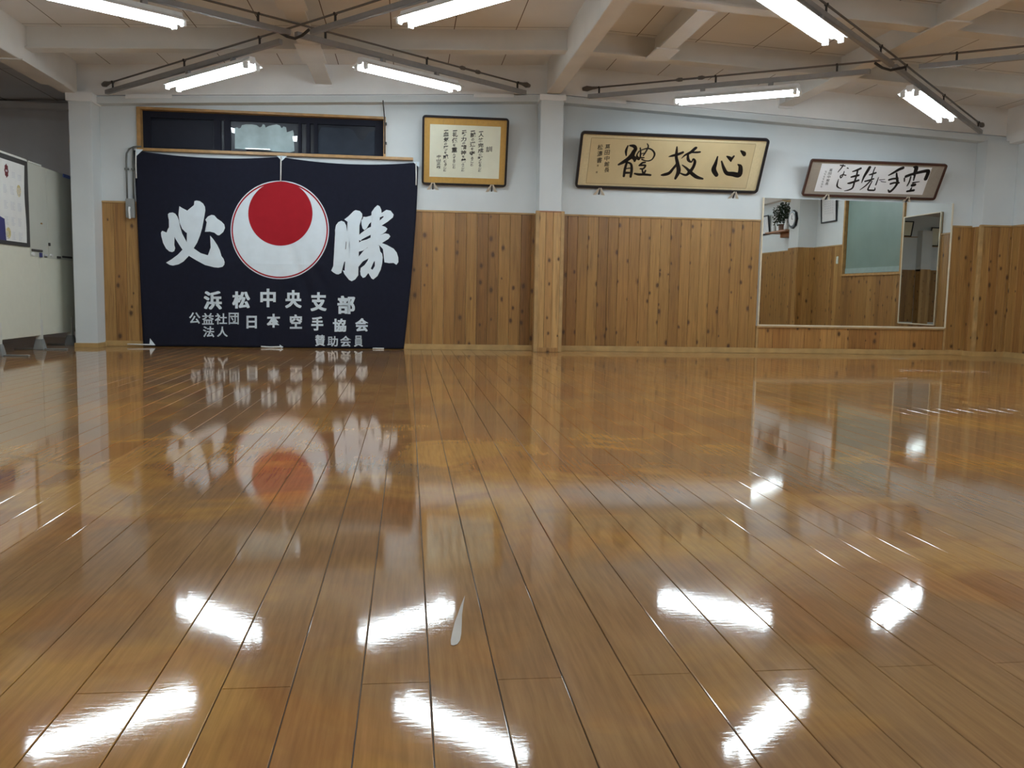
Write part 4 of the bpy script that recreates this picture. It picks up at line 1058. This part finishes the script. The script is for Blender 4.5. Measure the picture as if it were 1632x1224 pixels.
frame_y('framed_certificate', RX, 5.18, 5.73, 1.925, 2.45, .03, 'black framed certificate between pillar and blind, seen in the mirror', 'framed certificates seen in the mirror')
frame_y('framed_certificate', RX, 2.2, 3.02, 1.885, 2.26, .05, 'black framed certificate at the left edge of the mirror', 'framed certificates seen in the mirror', b=.028)
def switch(y, z, label):
    r = empty('light_switch', (RX, y, z), label, 'light switch', 'ivory light switches seen in the mirror')
    obj('plate', MB().box(RX-.022, RX-.012, y-.035, y+.035, z-.06, z+.06), MT['switch'], r, bevel=.003)
    obj('toggle', MB().box(RX-.027, RX-.021, y-.012, y+.012, z-.022, z+.022), MT['porcelain'], r, bevel=.002)
switch(5.83, 1.285, 'ivory light switch on cedar boards beside the blind, in the mirror')
switch(2.60, 1.285, 'ivory light switch at the left edge of the mirror')
ck = empty('wall_clock', (6.70, 4.80, 2.02), 'round black rimmed wall clock on the pillar, seen in the mirror', 'clock')
def disc_x(mb, x0, x1, y, z, r0, r1, n=32):
    mb.prism([(x0, y+r0*math.cos(2*math.pi*k/n), z+r0*math.sin(2*math.pi*k/n)) for k in range(n)], [(x1, y+r1*math.cos(2*math.pi*k/n), z+r1*math.sin(2*math.pi*k/n)) for k in range(n)]); return mb
obj('rim', disc_x(MB(), 6.699, 6.655, 4.80, 2.02, .165, .16, 8), MT['black_frame'], ck)
obj('dial', disc_x(MB(), 6.656, 6.652, 4.80, 2.02, .112, .112), MT['paper_white'], ck)
hm = MB(); hm.box(6.649, 6.652, 4.796, 4.804, 2.02, 2.09); hm.box(6.649, 6.652, 4.80, 4.85, 2.016, 2.024)
obj('hands', hm, MT['ink'], ck)
shf = empty('wall_shelf', (RX, 4.15, 1.84), 'reddish wooden wall shelf carrying greenery and white vases, in the mirror', 'shelf')
obj('board', MB().box(6.63, RX-.001, 3.70, 4.61, 1.835, 1.862), MT['shelf'], shf, bevel=.003)
obj('apron', MB().box(6.80, RX-.001, 4.0, 4.5, 1.75, 1.835), MT['shelf'], shf, bevel=.003)
obj('back_panel', MB().box(6.99, RX-.001, 4.2, 4.61, 1.862, 2.40), MT['shelf'], shf, bevel=.003)
pt = empty('potted_evergreen', (6.82, 4.05, 1.864), 'bushy dark evergreen in a brown pot on the wall shelf', 'plant')
obj('pot', MB().lathe((6.82, 4.05, 1.864), [(.05, 0), (.07, .02), (.075, .12), (.08, .13), (.07, .13)]), MT['pot'], pt)
lf = MB(); rg = random.Random(11)
for k in range(760):
    a = rg.uniform(0, 2*math.pi); ph = rg.uniform(-.9, 1.3); rr_ = .23*rg.uniform(.35, 1)
    c = Vector((6.82+rr_*.75*math.cos(a)*math.cos(ph), 4.05+rr_*1.15*math.sin(a)*math.cos(ph), 2.15+rr_*1.05*math.sin(ph)))
    d = Vector((rg.uniform(-1, 1), rg.uniform(-1, 1), rg.uniform(-.4, 1))).normalized(); s_ = d.cross(Vector((.3, .8, .5))).normalized()
    L = rg.uniform(.03, .06); n_ = d.cross(s_)*.003
    lf.prism([c, c+d*L*.5+s_*.012, c+d*L, c+d*L*.5-s_*.012], [c+n_, c+d*L*.5+s_*.012+n_, c+d*L+n_, c+d*L*.5-s_*.012+n_])
obj('foliage', lf, MT['leaf'], pt)
for y, lb in ((3.80, 'white porcelain vase on the shelf, on the near side of the evergreen'), (4.34, 'white porcelain vase on the shelf, on the clock side of the evergreen')):
    tag(obj('vase', MB().lathe((6.76, y, 1.864), [(.03, 0), (.045, .03), (.042, .09), (.022, .14), (.02, .18), (.028, .20)]), MT['porcelain'], smooth=True), lb, 'vase', 'white vases on the wall shelf')
rp_ = MB().tube([(6.93, 3.72+k*.088, 2.47-.06*math.sin(math.pi*k/10)) for k in range(11)], [.010+.012*math.sin(math.pi*k/10) for k in range(11)], 10)
tag(obj('straw_rope', rp_, MT['rope'], smooth=True), 'twisted straw rope slung above the evergreen on the shelf panel', 'rope')
# certificates on ledges at the rear wall
tag(obj('picture_ledge', MB().box(-1.6, -.54, REAR, REAR+.06, 2.17, 2.19), MT['sill_wood']), 'narrow wooden ledge on the rear wall in the far reflection, right of the pillar', 'ledge', 'picture ledges on the rear wall')
tag(obj('picture_ledge', MB().box(-.22, 1.2, REAR, REAR+.06, 2.42, 2.44), MT['sill_wood']), 'narrow wooden ledge on the rear wall in the far reflection, left of the pillar', 'ledge', 'picture ledges on the rear wall')
def frame_rear(x0, x1, z0, hh, label):
    r = empty('framed_certificate', ((x0+x1)/2, REAR, z0), label, 'certificate', 'certificates on the rear ledges')
    pl = Plane((x1, REAR+.045, z0+.001), (-1, 0, 0), (0, .10, hh)); w = x1-x0; h = math.hypot(.10, hh)
    if pl.N.y < 0: pl.N = -pl.N
    obj('frame', rr_ring(pl, MB(), w, h, .03, .006, 0, .02), MT['black_frame'], r)
    obj('paper', pl.rect(MB(), .025, w-.025, .025, h-.025, .001, .006), MT['paper_ivory'], r)
frame_rear(-.86, -.555, 2.19, .52, 'black framed certificate on the rear ledge, closest to the rear pillar')
frame_rear(-1.35, -.93, 2.19, .52, 'black framed certificate on the rear ledge at the reflected mirror edge')
frame_rear(-.03, .42, 2.44, .42, 'black framed certificate on the rear ledge left of the reflected pillar')
# pale scuff left by old tape on the varnish
SC = [(.123, 1.798), (.1165, 1.745), (.1105, 1.69), (.107, 1.64), (.103, 1.59), (.099, 1.56), (.093, 1.542), (.086, 1.536), (.0815, 1.540), (.082, 1.56), (.087, 1.60), (.094, 1.65), (.102, 1.69), (.111, 1.74)]
struct('scuff_mark', MB().prism([(x, y, .0006) for x, y in SC], [(x, y, .0011) for x, y in SC]), simple('pale_scuffed_varnish', (.36, .30, .23), .35), parent=floor)
